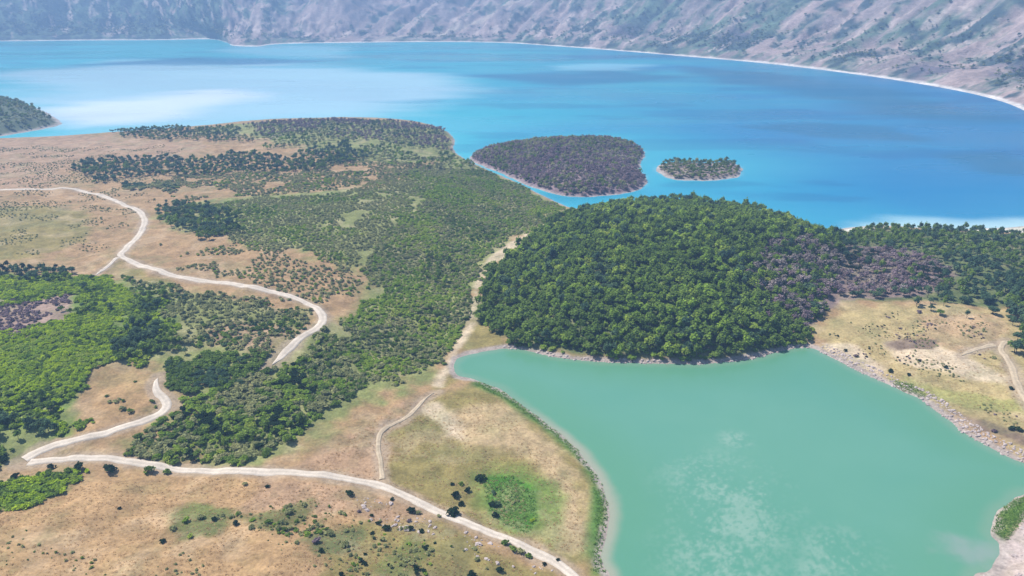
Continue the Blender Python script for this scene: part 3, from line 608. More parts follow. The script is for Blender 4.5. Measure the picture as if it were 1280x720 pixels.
def scatter_object(name, label, cat, col, nidx, P, scl, rot):
    """a mass of plants: points that carry a size and a turn, planted with geometry nodes"""
    me = bpy.data.meshes.new(name); me.vertices.add(len(P)); me.vertices.foreach_set('co', np.asarray(P, np.float32).ravel())
    a = me.attributes.new('plant_scale', 'FLOAT_VECTOR', 'POINT'); a.data.foreach_set('vector', np.asarray(scl, np.float32).ravel())
    a = me.attributes.new('plant_turn', 'FLOAT_VECTOR', 'POINT'); a.data.foreach_set('vector', np.stack([rot*0, rot*0, rot], 1).astype(np.float32).ravel())
    a = me.attributes.new('plant_form', 'INT', 'POINT'); a.data.foreach_set('value', rng.integers(0, nidx, len(P)).astype(np.int32))
    o = link(name, me); ng = bpy.data.node_groups.new(name, 'GeometryNodeTree')
    ng.interface.new_socket('Geometry', in_out='INPUT', socket_type='NodeSocketGeometry'); ng.interface.new_socket('Geometry', in_out='OUTPUT', socket_type='NodeSocketGeometry')
    gi = ng.nodes.new('NodeGroupInput'); go = ng.nodes.new('NodeGroupOutput'); ip = ng.nodes.new('GeometryNodeInstanceOnPoints')
    ci = ng.nodes.new('GeometryNodeCollectionInfo'); ci.inputs['Collection'].default_value = col; ci.inputs['Separate Children'].default_value = True; ci.inputs['Reset Children'].default_value = True
    def na(n_, ty):
        x = ng.nodes.new('GeometryNodeInputNamedAttribute'); x.data_type = ty; x.inputs['Name'].default_value = n_; return x.outputs['Attribute']
    er = ng.nodes.new('FunctionNodeEulerToRotation'); L = ng.links.new
    L(gi.outputs[0], ip.inputs['Points']); L(ci.outputs[0], ip.inputs['Instance']); ip.inputs['Pick Instance'].default_value = True
    L(na('plant_form', 'INT'), ip.inputs['Instance Index']); L(na('plant_turn', 'FLOAT_VECTOR'), er.inputs[0]); L(er.outputs[0], ip.inputs['Rotation']); L(na('plant_scale', 'FLOAT_VECTOR'), ip.inputs['Scale'])
    L(ip.outputs[0], go.inputs[0])
    md = o.modifiers.new('planting', 'NODES'); md.node_group = ng
    return tag(o, label, cat, kind='stuff')

# ------------------------------------------------------------------ where plants grow: (stuff key, form, leaf mix, spacing m, size lo/hi, clump threshold, clump size m, outline)
HILL = [(594,399),(604,352),(648,308),(712,266),(760,258,3),(850,251,3),(945,262,3),(1000,282,3),(1046,296),(1050,340),(1040,375),(1012,405),(1010,424),(978,435),(940,445),(860,452),(740,448),(690,442),(640,431),(612,416)]
LIME = [[(10,412),(90,398),(130,388),(168,404),(160,436),(112,452),(100,500),(60,508),(10,505),(-60,490),(-60,440)], [(-60,348),(30,352),(86,353),(95,364),(40,370),(-60,374)], [(95,350),(150,357),(176,378),(156,394),(112,376)]]
ZONES = [
 ('hill', 'tree', (('forest',6),('bright',2.2),('teal',1.0)), 3.3, (0.5,1.12), 0.04, 14, HILL),
 ('hill', 'shrub', (('forest',3),('bright',3)), 2.6, (0.6,1.2), 0.2, 14, HILL),
 ('hill', 'tree', (('bright',3),('forest',2)), 5.0, (0.75,1.2), 0.35, 25, [(830,380),(900,350),(960,380),(965,415),(900,435),(820,420),(700,395),(740,365)]),
 ('hill', 'bare', (('grey',4),('purple',2),('forest',2)), 3.8, (0.75,1.05), 0.2, 18, [(945,300),(1010,300),(1050,320),(1045,365),(1000,420),(965,400),(930,350)]),
 ('ridge', 'tree', (('forest',4),('teal',3)), 4.3, (0.55,0.9), 0.18, 20, [(1030,298),(1070,286),(1130,285),(1200,287),(1290,297),(1480,300),(1480,385),(1290,378),(1250,382),(1180,376),(1120,372),(1050,372),(1050,330)]),
 ('ridge', 'bare', (('purple',3),('grey',2),('dark',1.5)), 3.6, (0.6,0.95), 0.12, 18, [(1045,318),(1090,312),(1150,318),(1195,340),(1170,365),(1100,370),(1045,372)]),
 ('ridge', 'tree', (('forest',2),('teal',3)), 3.6, (0.7,1.1), 0.0, 20, [(1262,352),(1300,345),(1480,360),(1480,480),(1330,470),(1290,452),(1266,446),(1270,415),(1262,412)]),
 ('ridge', 'tree', (('teal',2),('forest',1)), 5.2, (0.5,0.95), 0.44, 12, [(1140,380),(1200,376),(1262,380),(1262,402),(1215,398),(1150,392)]),
 # big green slope above the valley
 ('slope', 'shrub', (('bright',7),('olive',7),('forest',2)), 1.6, (0.32,0.85), 0.2, 22, [(455,330),(500,270),(560,215),(600,210),(660,237),(712,260),(690,280),(640,298),(606,322),(590,360),(588,394),(556,440),(516,482),(470,492),(430,490),(440,440),(420,400),(445,385)]),
 ('slope', 'tree', (('forest',4),('bright',3)), 5.0, (0.4,0.72), 0.48, 25, [(520,330),(560,300),(640,262),(700,268),(640,298),(606,322),(590,360),(588,392),(556,438),(514,482),(470,490),(490,430),(510,380)]),
 ('slope', 'shrub', (('olive',8),('bright',3),('forest',1)), 1.7, (0.28,0.75), 0.30, 20, [(205,262),(300,250),(420,240),(520,212),(570,212),(500,275),(455,335),(450,360),(400,335),(320,312),(240,290)]),
 ('slope', 'shrub', (('olive',5),('bright',2)), 2.2, (0.3,0.75), 0.48, 16, [(190,300),(320,305),(455,350),(445,395),(405,390),(300,355),(200,335)]),
 ('slope', 'shrub', (('olive',4),('forest',3),('bright',4),('dark',0.5)), 1.8, (0.4,1.2), 0.2, 18, [(260,490),(345,462),(405,412),(440,440),(470,492),(430,515),(405,535),(375,560),(330,580),(290,584),(240,586),(150,578),(165,552),(215,525),(225,500)]),
 ('slope', 'tree', (('forest',3),('dark',1),('bright',1)), 5.0, (0.5,0.75), 0.44, 15, [(200,555),(250,540),(330,530),(420,505),(400,535),(370,560),(330,580),(290,584),(215,580)]),
 ('slope', 'shrub', (('forest',4),('teal',2)), 2.0, (0.7,1.3), 0.15, 14, [(205,452),(240,440),(330,447),(337,462),(300,487),(220,490),(202,472)]),
 ('slope', 'shrub', (('olive',6),('teal',1),('forest',2)), 2.0, (0.35,0.95), 0.24, 14, [(150,345),(235,365),(300,365),(385,390),(390,405),(330,455),(240,440),(180,440),(215,400),(160,360)]),
 *[('left', 'shrub', (('vivid',9),('bright',1)), 1.1, (0.35,0.75), 0.26, 6, lp) for lp in LIME],
 ('belt', 'shrub', (('olive',6),('teal',1),('bright',1)), 2.4, (0.4,0.95), 0.40, 16, [(190,215),(330,215),(430,192),(560,198),(560,212),(480,225),(420,238),(300,248),(200,252)]),
 ('left', 'shrub', (('bright',5),('vivid',3),('forest',3)), 1.5, (0.35,0.95), 0.3, 14, [(-60,335),(80,344),(130,345),(205,372),(226,430),(190,452),(150,452),(112,465),(92,545),(55,545),(-60,548),(-60,440),(30,425),(70,400),(85,372),(50,375),(-60,395)]),
 ('left', 'tree', (('forest',3),('teal',2)), 4.6, (0.4,0.75), 0.46, 14, [(-60,335),(85,340),(150,348),(215,375),(228,435),(200,455),(150,452),(112,465),(92,545),(60,543),(-60,520),(-60,490),(60,480),(110,440),(80,395),(40,372),(-60,380)]),
 ('left', 'tree', (('teal',3),('dark',1)), 3.0, (0.45,0.7), 0.0, 14, [(-60,337),(30,337),(85,342),(88,350),(30,348),(-60,350)]),
 ('left', 'tree', (('teal',3),('forest',2)), 3.4, (0.5,0.8), 0.2, 14, [(130,425),(170,395),(215,390),(232,440),(200,462),(160,455)]),
 ('left', 'tree', (('teal',2),('forest',2),('dark',1)), 3.4, (0.5,0.75), 0.25, 14, [(-60,515),(20,520),(60,530),(82,528),(90,548),(50,547),(-60,550)]),
 ('left', 'shrub', (('olive',3),('dark',1),('forest',2)), 2.6, (0.5,1.1), 0.32, 10, [(-60,535),(60,540),(58,556),(22,575),(-60,590)]),
 ('left', 'shrub', (('bright',3),('vivid',3),('forest',2)), 1.7, (0.6,1.0), 0.1, 10, [(-60,604),(20,600),(60,592),(95,596),(80,612),(35,636),(-60,642)]),
 ('left', 'shrub', (('olive',2),('forest',2)), 2.8, (0.4,0.9), 0.46, 8, [(100,520),(118,480),(145,455),(195,475),(200,500),(170,520),(110,540)]),
 ('left', 'shrub', (('olive',1),), 2.6, (0.2,0.5), 0.54, 14, [(-80,180),(240,180),(200,240),(140,320),(-80,330)]),
 ('left', 'shrub', (('purple',1),), 2.0, (0.4,0.8), 0.3, 8, [(-80,378),(50,374),(90,368),(84,402),(40,424),(-80,440)]),
 ('fore', 'shrub', (('olive',4),('forest',3),('bright',1)), 1.5, (0.2,0.6), 0.45, 5, [(205,648),(235,630),(300,636),(390,622),(450,660),(455,690),(390,698),(330,668),(270,670),(220,680)]),
 ('fore', 'shrub', (('olive',5),('bright',1),('dark',0.5)), 1.7, (0.2,0.55), 0.5, 6, [(400,690),(470,660),(540,655),(620,680),(690,712),(700,760),(380,760)]),
 ('fore', 'shrub', (('forest',2),('vivid',1),('olive',2)), 1.3, (0.2,0.45), 0.42, 6, [(605,600),(640,596),(665,620),(670,655),(640,658),(615,632)]),
 ('fore', 'shrub', (('olive',4),('dark',0.7),('purple',1)), 2.0, (0.15,0.42), 0.56, 10, [(1030,415),(1120,385),(1250,395),(1290,450),(1290,545),(1170,495),(1060,440)]),
 ('fore', 'shrub', (('olive',3),('forest',1)), 2.6, (0.12,0.34), 0.58, 12, [(-60,650),(90,605),(420,605),(560,660),(700,730),(-60,760)]),
 # far scrub belts on the plain and the low ridge
 ('belt', 'tree', (('teal',5),('forest',2)), 4.4, (0.5,0.85), 0.25, 18, [(88,212),(110,199),(170,200),(250,200),(300,190),(360,198),(430,180),(470,195),(410,214),(330,218),(230,222),(180,222),(120,230)]),
 ('belt', 'shrub', (('teal',2),('olive',3)), 3.4, (0.8,1.4), 0.3, 14, [(148,228),(220,228),(225,240),(160,240)]),
 ('belt', 'tree', (('teal',4),('forest',3)), 3.8, (0.5,0.85), 0.12, 14, [(192,262),(215,255),(262,258),(300,262),(300,290),(255,302),(245,292),(215,288),(195,282)]),
 ('belt', 'tree', (('teal',3),('forest',3),('olive',2)), 5.0, (0.5,0.8), 0.30, 25, [(125,166),(180,160),(300,158),(300,178),(250,178),(150,172)]),
 ('belt', 'bare', (('purple',4),('teal',2),('olive',1)), 4.6, (0.6,0.9), 0.2, 25, [(300,158,8),(390,148,10),(470,149,10),(550,162,4),(565,178,3),(560,190),(500,182),(430,172),(330,170)]),
 ('belt', 'tree', (('olive',4),('forest',3),('bright',1)), 5.5, (0.5,0.8), 0.36, 25, [(260,172),(330,166),(440,172),(555,190),(600,209),(560,214),(480,205),(420,185),(330,190)]),
 # brush on the islands and the headland
 ('isle', 'bare', (('purple',6),('forest',1),('olive',1.5),('grey',1.5)), 3.2, (0.6,0.95), 0.02, 20, big_island),
 ('isle', 'tree', (('olive',3),('forest',3)), 3.4, (0.45,0.7), 0.25, 24, GP([(592,200),(610,186),(640,181),(700,177),(760,176),(795,183),(790,194),(730,198),(650,204),(620,216)])),
 ('isle', 'tree', (('olive',3),('forest',3),('dark',1)), 5.0, (0.4,0.7), 0.5, 30, big_island),
 ('islet', 'tree', (('forest',3),('olive',2),('teal',1)), 3.6, (0.4,0.75), 0.12, 12, small_island),
 ('head', 'tree', (('forest',3),('olive',3),('teal',1)), 7.0, (0.6,0.95), 0.2, 30, headland),
]
LIME_W = [AT(lp) for lp in LIME]
BARE_SPOTS = [AT([(958,305),(1010,300),(1048,320),(1045,365),(1000,418),(972,400),(945,345)]), AT([(1048,318),(1090,312),(1150,318),(1195,340),(1170,362),(1100,366),(1047,368)])]
SURF = {'isle': h_big, 'islet': h_small, 'head': h_head}
POINTS = []                                                            # (key, form, leaf, x, y, z, size, turn)
for zi, (key, form, mix, sp_, (s0, s1), thr, cl, pts) in enumerate(ZONES):
    w = pts if isinstance(pts, np.ndarray) else AT(pts)
    lo, hi = w.min(0), w.max(0); nx, ny = int((hi[0]-lo[0])/sp_)+1, int((hi[1]-lo[1])/sp_)+1
    gx, gy = np.meshgrid(np.arange(nx), np.arange(ny)); gx = gx+0.5*(gy % 2)
    x = (lo[0]+(gx+rng.random(gx.shape)*1.25)*sp_).ravel(); y = (lo[1]+(gy+rng.random(gy.shape)*1.25)*sp_).ravel()
    inset = {'isle': 2.5, 'islet': 3.2, 'head': 8}.get(key, 0)
    ed = poly_sd(w, x, y)+(fbm(x, y, 12, 3, zi)-0.5)*(9 if key in ('hill', 'ridge') else 17)*(inset == 0)-inset; k = ed > 0; x, y, ed = x[k], y[k], ed[k]
    k = fbm(x, y, cl, 3, 200+zi) > thr+(0.0 if inset or key in ('hill', 'ridge') else 0.2)*(1-sstep(0, 10, ed)); x, y = x[k], y[k]
    for bp in LIME_W if key == 'left' and form == 'tree' else ():
        k = (poly_sd(bp, x, y) < 1) | (rng.random(len(x)) < 0.1); x, y = x[k], y[k]
    for bp in BARE_SPOTS if form == 'tree' and key in ('hill', 'ridge') else ():
        k = (poly_sd(bp, x, y)+(fbm(x, y, 9, 3, 77)-0.5)*12 < 0) | (rng.random(len(x)) < 0.22); x, y = x[k], y[k]
    if inset == 0:
        k = (land_sd(x, y) > 1.5) & (road_dist(x, y) > 0.9); x, y = x[k], y[k]; z = height(x, y)
    else: z = SURF[key](x, y)
    size = s0+(s1-s0)*rng.random(len(x))**1.3
    wts = np.array([q[1] for q in mix], float); wts /= wts.sum()
    # neighbouring plants tend to be of one sort
    u = np.clip((fbm(x, y, cl*0.8, 2, 300+zi)-0.5)*1.6+0.5+(rng.random(len(x))-0.5)*0.7, 0, 0.9999)
    which = np.searchsorted(np.cumsum(wts), u)
    for i in range(len(x)): POINTS.append((key, form, mix[min(which[i], len(mix)-1)][0], x[i], y[i], z[i], size[i], rng.random()*6.283))
print('plants', len(POINTS))

# the plants that show largest are things of their own
def in_frame(q):
    px, py = project(q[3], q[4], q[5]+1); return 2 < px < 1278 and 4 < py < 716
def shows(q): return q[6]*(5.2 if q[1] != 'shrub' else 3.0)/math.hypot(q[3], q[4])
order = sorted((i for i in range(len(POINTS)) if in_frame(POINTS[i])), key=lambda i: -shows(POINTS[i]))
N_TREE, N_SHRUB = 285, 215
def front(i): q = POINTS[i]; return q[0] == 'hill' and land_sd(np.array([q[3]]), np.array([q[4]]))[0] < 8.5
FRONT = sorted([i for i in order if POINTS[i][1] != 'shrub' and front(i)], key=lambda i: project(*POINTS[i][3:6])[0]); fset = set(FRONT)
pick_t = (FRONT+[i for i in order if POINTS[i][1] != 'shrub' and i not in fset])[:N_TREE]; pick_s = [i for i in order if POINTS[i][1] == 'shrub'][:N_SHRUB]
picked = set(pick_t) | set(pick_s)
WORDS = {'forest': 'mid green', 'bright': 'light green', 'vivid': 'vivid yellow green', 'olive': 'grey olive', 'teal': 'dusky blue green', 'purple': 'bare purplish grey', 'grey': 'bare greyish', 'dark': 'very dark green'}
PLACE = {'fore': 'among dry grass', 'hill': 'in the wood on the hill above the green lake', 'ridge': 'in the wood behind the sandy flat at right', 'slope': 'on the scrub slope left of the green lake', 'left': 'in the green hollow at the left edge',
         'belt': 'in the scrub belt on the far plain', 'isle': 'on the larger island', 'islet': 'on the small islet', 'head': 'on the left headland'}
def obj_mat(o, mat):
    o.material_slots[0].link = 'OBJECT'; o.material_slots[0].material = mat; return o
TMPL = {}
def template(form, leaf, v):
    k = (form, leaf, v)
    if k not in TMPL:
        if form == 'shrub': parts = [('foliage', SHRUB[v], LEAF[leaf]), ('stem', STEMS[v], BARK)]
        elif form == 'bare': parts = [('crown', BARE_CROWN[v], LEAF[leaf]), ('trunk', TREE_TRUNK[v], BARK)]
        else: parts = [('crown', TREE_CROWN[v], LEAF[leaf]), ('trunk', TREE_TRUNK[v], BARK)]
        TMPL[k] = []
        for n_, me, mat in parts:
            o = bpy.data.objects.new(n_, me); C.objects.link(o); obj_mat(o, mat); TMPL[k].append([o, True])
    return TMPL[k]
def plant(name, form, leaf, v, loc, size, turn, label, cat, group, squash=1.0):
    r = bpy.data.objects.new(name, None); C.objects.link(r); r.empty_display_size = 0.5
    r.location = loc; r.rotation_euler = (0, 0, turn); r.scale = (size, size, size*squash)
    for rec in template(form, leaf, v):
        if rec[1]: c_ = rec[0]; rec[1] = False
        else: c_ = rec[0].copy(); C.objects.link(c_)
        c_.parent = r
    return tag(r, label, cat, group)
def spot(key, px, py):
    """where in its stand a plant grows, in words"""
    if key == 'hill': return ('at the left foot of the hill by the valley track' if px < 660 else 'low on the hill left of its middle' if px < 770 else 'low on the hill at its middle' if px < 870 else 'low on the hill right of its middle' if px < 960 else 'at the right foot of the hill')
    if key == 'ridge': return 'at the edge of the dark wood by the right border' if px > 1240 else 'along the top rim of the sandy flat' if py > 372 else 'behind the sandy flat'
    if key == 'slope': return ('in the scrub touching the road at lower left' if py > 540 and px < 300 else 'in the scrub just above the foreground road' if py > 540 else 'in the scrub bordering the dry pink meadow edge' if py > 490 and px > 330 else
                               'on the slope beside the valley track' if px > 520 else 'below the upper road bend' if px > 330 else 'in the dark hollow left of the road bend')
    if key == 'left': return 'in the scrub below the hairpin at far left' if py > 585 else 'near the left hairpin' if py > 530 else 'at the lower end of the green hollow' if py > 470 else 'in the middle of the green hollow' if py > 400 else 'at the upper end of the green hollow'
    return PLACE[key]
def nth(n): return f"{n}{'th' if 10 <= n % 100 <= 20 else {1: 'st', 2: 'nd', 3: 'rd'}.get(n % 10, 'th')}"
for i in pick_t+pick_s:
    key, form, leaf, x, y, z, size, turn = POINTS[i]
    sh = form == 'shrub'; noun = 'shrub' if sh else ('leafless tree' if form == 'bare' else 'broadleaf tree')
    if i in fset: where = f'{nth(FRONT.index(i)+1)} from the left in the waterside row'; grp = 'trees in the front row of the hill wood'
    else: where = spot(key, *project(x, y, z)); grp = f'{"shrubs" if sh else "trees"} {where}, {WORDS[leaf]}'
    plant('shrub' if sh else 'tree', form, leaf, i % (3 if sh else 2 if form == 'bare' else 4), (x, y, z), size, turn, f'{WORDS[leaf]} {noun} {where}', 'shrub' if sh else 'tree', grp)
STUFF = {'fore': ('low_scrub', 'small low shrubs dotted among the dry grass', 'scrub'), 'hill': ('forest_canopy', 'dense broadleaf wood covering the hill above the green lake', 'wood'), 'ridge': ('forest_canopy', 'mixed wood and bare brush behind the sandy flat at right', 'wood'),
         'slope': ('shrub_cover', 'green and olive scrub covering the slope left of the green lake', 'scrub'), 'left': ('shrub_cover', 'vivid green scrub filling the hollow at the left edge', 'scrub'),
         'belt': ('shrub_cover', 'dark scrub belts on the far plain and low ridge', 'scrub'), 'isle': ('shrub_cover', 'purplish bare brush covering the larger island', 'scrub'),
         'islet': ('shrub_cover', 'low scrub covering the small islet', 'scrub'), 'head': ('shrub_cover', 'scrub trees covering the headland at left', 'scrub')}
groups = {}
for i, q in enumerate(POINTS):
    if i not in picked: groups.setdefault((q[0], q[1], q[2]), []).append(q)
for (key, form, leaf), qs in groups.items():
    nm, lb, ct = STUFF[key]; P = np.array([q[3:6] for q in qs]); s = np.array([q[6] for q in qs]); sc = np.stack([s*(0.85+0.3*rng.random(len(s))), s*(0.85+0.3*rng.random(len(s))), s*(0.75+0.5*rng.random(len(s)))], 1)
    scatter_object(nm, f'{lb}, the {WORDS[leaf]} {"shrubs" if form == "shrub" else "bare trees" if form == "bare" else "trees"}', ct, proto(form, leaf), {'tree': 4, 'bare': 2, 'shrub': 3}[form], P, sc, np.array([q[7] for q in qs]))

# scrub dotted over the mountain sides, thinner on the bare ridges
gi_ = rng.integers(2, MX.shape[0]-2, 26000); gj_ = np.clip((11+60*rng.random(26000)**0.9+rng.random(26000)*70).astype(int), 11, MX.shape[1]-3)
u_, v_ = rng.random(26000), rng.random(26000)
def on_mount(A): return (A[gi_, gj_]*(1-u_)+A[gi_+1, gj_]*u_)*(1-v_)+(A[gi_, gj_+1]*(1-u_)+A[gi_+1, gj_+1]*u_)*v_
mx_, my_, mz_ = on_mount(MX), on_mount(MY), on_mount(MZ)
px_, py_ = project(mx_, my_, mz_)
k = (on_mount(f1*0.2+f3*0.3+f4*0.5+woody*0.6)+(rng.random(26000)-0.5)*0.24 > 0.56) & (px_ > -80) & (px_ < 1360) & (py_ > -80)
P = np.stack([mx_, my_, mz_], 1)[k]; s = 0.5+1.0*rng.random(len(P))**2; print('mountain scrub', len(P))
for nm_, lf, sel in (('dusty blue green', 'teal', rng.random(len(P)) < 0.6),):
    for leaf_, kk in (('teal', sel), ('olive', ~sel)):
        scatter_object('mountain_scrub', f'{WORDS[leaf_]} scrub dotted over the far mountain slopes', 'scrub', proto('tree', leaf_), 4, P[kk], np.stack([s, s, s*0.8], 1)[kk], rng.random(int(kk.sum()))*6.28)

# ------------------------------------------------------------------ single bushes one can point to (photo x, y of the foot; width m; leaf; label)
BUSHES = [
 (601,600,3.6,'dark','round dark bush at the top of the green patch in the meadow'),
 (584,614,2.2,'dark','small dark bush just below left of the round bush by the green patch'),
 (569,621,2.8,'dark','tall dark bush in the middle of the cluster beside the foreground road'),
 (577,631,2.2,'dark','dark green bush right above the largest roadside bush in the meadow'),
 (567,643,3.8,'dark','largest dark bush touching the upper edge of the foreground road'),
 (576,606,1.8,'forest','small green bush at the top left of the meadow cluster'),
 (565,606,1.5,'dark','tiny dark shrub at the far left of the meadow cluster'),
 (615,632,2.6,'dark','dark bush on the left rim of the vivid green patch'),
 (622,632,2.6,'teal','blue green bush beside its dark twin on the rim of the green patch'),
 (619,645,2.2,'dark','dark bush lowest on the left rim of the green patch'),
 (617,617,1.8,'teal','pale blue green bush topmost on the rim of the green patch'),
 (697,701,1.3,'dark','tiny dark bush on the right side of the road near the bottom edge'),
 (632,680,2.4,'forest','low green bush at the start of the roadside hedge near the bottom'),
 (641,687,2.2,'forest','low green bush second in the roadside hedge near the bottom'),
 (651,691,2.2,'olive','olive bush third in the roadside hedge near the bottom'),
 (661,696,2.0,'forest','low green bush last in the roadside hedge near the bottom'),
 (98,587,3.6,'dark','tall dark bush standing between camera and road at lower left'),
 (65,586,2.6,'dark','narrow dark bush left of the tall dark bush by the lower left road'),
 (20,597,2.8,'dark','dark bush at the left end of the road above the bright scrub'),
 (138,589,4.2,'dark','broad dark reddish bush right below the road at lower left'),
 (186,590,3.4,'forest','low dark green bush touching the road right of the broad bush'),
 (209,591,2.4,'forest','small dark green bush beside the road, last in the left row'),
 (107,588,1.4,'dark','tiny dark bush right at the foot of the tall roadside bush'),
 (150,636,1.2,'dark','tiny dark shrub alone in the dry grass at lower left'),
 (203,678,2.0,'dark','dark shrub left of the green scrub patch in the dry foreground'),
 (334,609,1.6,'dark','small dark bush in dry grass below the road, right one of a pair'),
 (307,606,1.7,'olive','small olive bush in dry grass below the road, left one of a pair'),
 (216,662,2.2,'olive','olive bush at the left end of the green patch in the dry foreground'),
 (232,652,2.2,'bright','light green bush in the middle of the green patch in dry foreground'),
 (252,648,2.2,'olive','olive bush at the top right of the green patch in dry foreground'),
 (268,650,1.8,'dark','dark bush closing the right end of the green patch in foreground'),
 (238,672,1.8,'bright','light green bush at the lower edge of the foreground green patch'),
 (295,656,2.0,'dark','dark bush starting the low scrub line across the dry foreground'),
 (315,660,2.0,'olive','olive bush second along the low scrub line in the dry foreground'),
 (335,654,2.2,'forest','mid green bush third along the low scrub line in dry foreground'),
 (362,641,2.6,'olive','grey olive bush highest in the scrub line in dry foreground'),
 (380,632,2.0,'olive','small olive bush at the upper right end of the foreground scrub line'),
 (395,678,2.4,'purple','bare purplish bush at the left of the dark foreground hummock'),
 (412,668,2.6,'olive','olive bush on top of the dark foreground hummock'),
 (432,682,2.6,'olive','olive bush at the lower right of the dark foreground hummock'),
 (402,690,1.8,'dark','dark bush at the foot of the foreground hummock'),
 (484,662,2.4,'dark','lone upright dark bush on the pink slope below the road'),
 (527,665,1.8,'dark','small dark bush at the right of the rocky pink slope'),
 (437,618,2.6,'dark','dark bush just under the road bend in the centre foreground'),
 (515,640,2.6,'dark','dark bush under the road edge beside the rocky pink slope'),
 (523,642,1.8,'olive','small olive bush leaning on the dark bush under the road'),
 (490,625,1.4,'dark','tiny dark bush touching the road below the path junction'),
 (465,645,1.2,'dark','tiny dark bush left of the lone upright bush on pink slope'),
 (449,640,1.3,'purple','tiny purplish bush leftmost on the pink slope below the road'),
 (511,652,1.5,'purple','purplish low bush among the rocks of the pink slope'),
 (549,646,1.3,'olive','tiny olive bush on the road verge left of the largest bush'),
 (625,714,2.2,'dark','dark round bush on the olive ground at the bottom edge'),
 (590,722,3.0,'dark','dark bush cut by the bottom edge below the road'),
 (597,700,1.6,'olive','small olive bush above the dark bushes at the bottom edge'),
 (680,706,1.5,'dark','small dark bush left of the road near the bottom edge'),
 (1208,398,3.0,'teal','dark upright tree standing first on the sandy flat before the right wood'),
 (1149,452,1.6,'dark','small dark bush in the middle of the pale sandy hollow at right'),
 (1136,469,1.8,'dark','dark bush near the shore below the sandy hollow at right'),
 (1113,465,2.4,'dark','dark reddish bush on the right shore of the green lake'),
 (1057,439,1.8,'dark','dark bush at the upper end of the right shore'),
 (1070,446,2.2,'purple','purplish bush beside the dark bush at the upper right shore'),
 (1182,460,2.0,'dark','low dark bush on the lower side of the sandy hollow'),
 (1264,487,2.0,'dark','dark bush touching the sandy track at the right edge'),
 (1242,448,2.0,'olive','olive bush left of the sandy track at the right edge'),
 (1264,537,2.6,'dark','dark bush above the rocky shore at the right edge'),
 (1274,539,2.6,'dark','dark bush at the very right edge above the rocky shore'),
 (1243,540,2.0,'purple','low purplish bush left of the dark shore bushes at right'),
 (1149,391,2.4,'purple','purplish bush on the upper rim of the sandy flat at right'),
]
for i, (px, py, wd, leaf, lb) in enumerate(BUSHES):
    p = at(px, py); z = height(p[0], p[1])[0]
    tr = 'tree' in lb
    plant('tree' if tr else 'bush', 'tree' if tr else 'shrub', leaf, i % 3, (p[0], p[1], z-0.05), wd/(5.2 if tr else 3.1), rng.random()*6.28, lb, 'tree' if tr else 'bush', 'single bushes and trees on open ground', 1.15)

# ------------------------------------------------------------------ shore rocks, grass tussocks
def rock_mesh(seed):
    import bmesh
    g = random.Random(seed); bm = bmesh.new(); bmesh.ops.create_icosphere(bm, subdivisions=2, radius=0.5)
    for v in bm.verts:
        n = v.co.normalized(); k = 0.75+0.5*g.random()*0.5+0.25*math.sin(n.x*5+seed)*math.cos(n.y*4+n.z*3); v.co = Vector((n.x*0.6*k, n.y*0.45*k, n.z*0.36*k))
    me = bpy.data.meshes.new('rock'); bm.to_mesh(me); bm.free(); me.materials.append(ROCKM); return me
rocks = bpy.data.collections.new('rock_forms')
for s in range(4): rocks.objects.link(bpy.data.objects.new('rock_form', rock_mesh(s)))
def spread(pts, sp_, thr, cl, seed, sdlo=-0.8, sdhi=1e9):
    w = AT(pts); lo, hi = w.min(0), w.max(0)
    gx, gy = np.meshgrid(np.arange(int((hi[0]-lo[0])/sp_)+1), np.arange(int((hi[1]-lo[1])/sp_)+1))
    x = (lo[0]+(gx+rng.random(gx.shape))*sp_).ravel(); y = (lo[1]+(gy+rng.random(gy.shape))*sp_).ravel()
    k = (poly_sd(w, x, y) > 0); x, y = x[k], y[k]; k = fbm(x, y, cl, 3, seed) > thr; x, y = x[k], y[k]
    sd = land_sd(x, y); k = (sd > sdlo) & (sd < sdhi) & (road_dist(x, y) > 0.2); x, y = x[k], y[k]
    return np.stack([x, y, height(x, y)], 1)
P = np.concatenate([spread([(1000,425),(1060,425),(1130,470),(1190,505),(1300,545),(1300,590),(1180,540),(1040,455),(1000,440)], 1.0, 0.35, 8, 1, -0.6, 6),
    spread([(620,425),(700,436),(800,446),(900,446),(1000,425),(1000,440),(900,460),(700,455),(620,442)], 1.1, 0.35, 8, 2, -0.5, 2.2),
    spread([(1240,690),(1260,675),(1290,640),(1330,640),(1330,760),(1210,760)], 1.4, 0.5, 8, 3, -0.6, 30),
    spread([(440,615),(500,630),(560,655),(620,680),(700,715),(640,720),(540,670),(450,650)], 1.6, 0.5, 9, 4, 0, 1e9)])
s = 0.4+1.3*rng.random(len(P))**3
scatter_object('shore_rock', 'pinkish grey rocks strewn along the lake shore and the pink slope', 'rocks', rocks, 4, P, np.stack([s, s, s], 1), rng.random(len(P))*6.28)
def tuft_mesh(seed):
    g = np.random.default_rng(seed); V = []; F = []
    for i in range(11):
        a = g.random()*6.28; r = 0.35*g.random(); b = np.array([r*math.cos(a), r*math.sin(a), -0.05]); l = 0.16+0.22*g.random(); o_ = np.array([math.cos(a), math.sin(a), 0])*(0.3+0.3*g.random()); t_ = np.array([-math.sin(a), math.cos(a), 0])*0.11
        k = len(V); V += [b-t_, b+t_, b+o_+np.array([0, 0, l])+t_*0.4, b+o_+np.array([0, 0, l])-t_*0.4]; F.append((k, k+1, k+2, k+3))
    me = fast_mesh('tuft', np.array(V), np.array(F), False); a = me.attributes.new('leaf_tone', 'FLOAT', 'FACE'); a.data.foreach_set('value', g.random(len(F)).astype(np.float32)); return me
LEAF['straw'] = leaf_mat('straw_grass', (0.36,0.23,0.12), (0.46,0.31,0.165), (0.56,0.4,0.23), 0.05, 0.5)
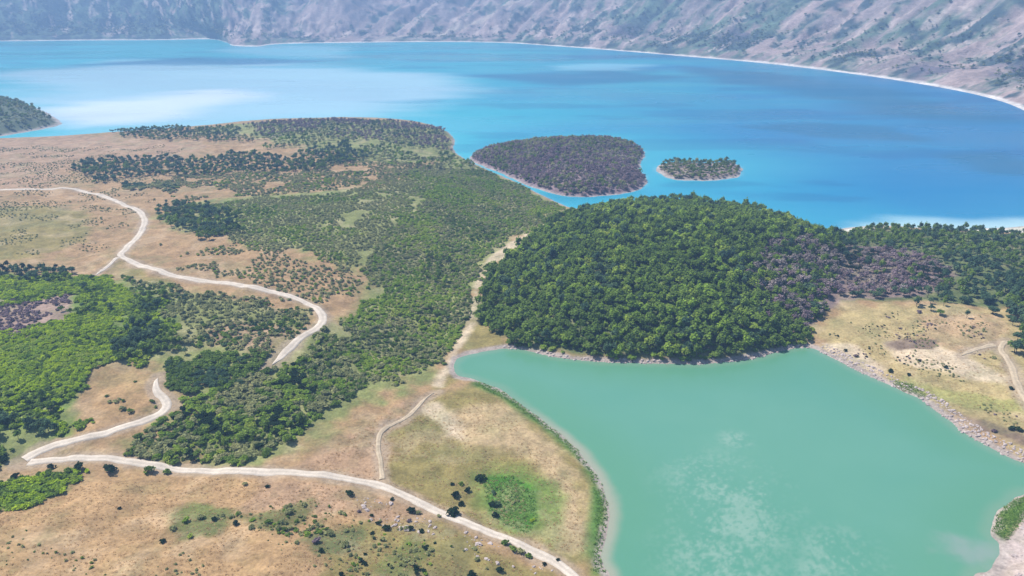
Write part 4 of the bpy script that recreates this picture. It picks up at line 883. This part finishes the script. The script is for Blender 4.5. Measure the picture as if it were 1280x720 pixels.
LEAF['green_grass'] = leaf_mat('green_grass', (0.06,0.13,0.02), (0.1,0.2,0.035), (0.17,0.26,0.05), 0.05)
for leaf, lb, zs in (('straw', 'dry straw coloured grass tussocks on the foreground slope and meadow', [([(-60,645),(90,602),(250,597),(420,607),(500,640),(620,690),(700,730),(-60,760)], 1.5, 0.36, 6), ([(380,585),(475,520),(545,492),(620,500),(720,600),(735,690),(690,690),(560,640),(480,605)], 1.6, 0.38, 6), ([(1040,420),(1180,385),(1260,395),(1290,545),(1150,490)], 2.0, 0.42, 6)]),
                     ('green_grass', 'fresh green grass tussocks along the meadow shore and in wet hollows', [([(600,474),(640,490),(700,535),(745,585),(759,625),(757,720),(740,715),(746,630),(737,590),(690,541),(634,501),(590,480)], 0.9, 0.3, 6), ([(603,596),(640,594),(668,615),(672,650),(660,668),(640,660),(612,640)], 1.0, 0.2, 6), ([(1242,665),(1247,645),(1264,626),(1300,618),(1300,630),(1258,676)], 0.6, 0.05, 6), ([(1112,474),(1140,480),(1160,496),(1150,499),(1122,486)], 0.8, 0.2, 5)])):
    col = bpy.data.collections.new(f'tuft_forms_{leaf}')
    for s_ in range(3):
        m = tuft_mesh(s_); m.materials.append(LEAF[leaf]); col.objects.link(bpy.data.objects.new('tuft_form', m))
    P = np.concatenate([spread(a, b, c_, d, 50+i, 0.4) for i, (a, b, c_, d) in enumerate(zs)]); s = (0.35 if leaf == 'straw' else 0.6)+0.45*rng.random(len(P))
    scatter_object('grass_tussock', lb, 'grass', col, 3, P, np.stack([s, s, s], 1), rng.random(len(P))*6.28); print(leaf, len(P))

# ------------------------------------------------------------------ air
if HAZE_DENSITY:
    me = bpy.data.meshes.new('haze'); top = max(float(MZ.max()), CAM_H)+20; x0, x1, y0, y1, z0 = -5200, 4200, -250, 4600, -5
    v = [(x, y, z) for z in (z0, top) for y in (y0, y1) for x in (x0, x1)]
    me.from_pydata(v, [], [(0, 2, 3, 1), (4, 5, 7, 6), (0, 1, 5, 4), (1, 3, 7, 5), (3, 2, 6, 7), (2, 0, 4, 6)])
    m, t, p, o_ = new_mat('haze'); t.nodes.remove(p); vol = node(t, 'ShaderNodeVolumePrincipled'); vol.inputs['Density'].default_value = HAZE_DENSITY
    vol.inputs['Color'].default_value = (0.36, 0.60, 1.0, 1); vol.inputs['Anisotropy'].default_value = 0.1
    t.links.new(vol.outputs[0], o_.inputs['Volume'])
    tag(link('haze', me, m), 'pale blue air haze over the lake basin', 'haze', kind='stuff')
print('bounds', MX.min(), MX.max(), MY.min(), MY.max(), MZ.max())
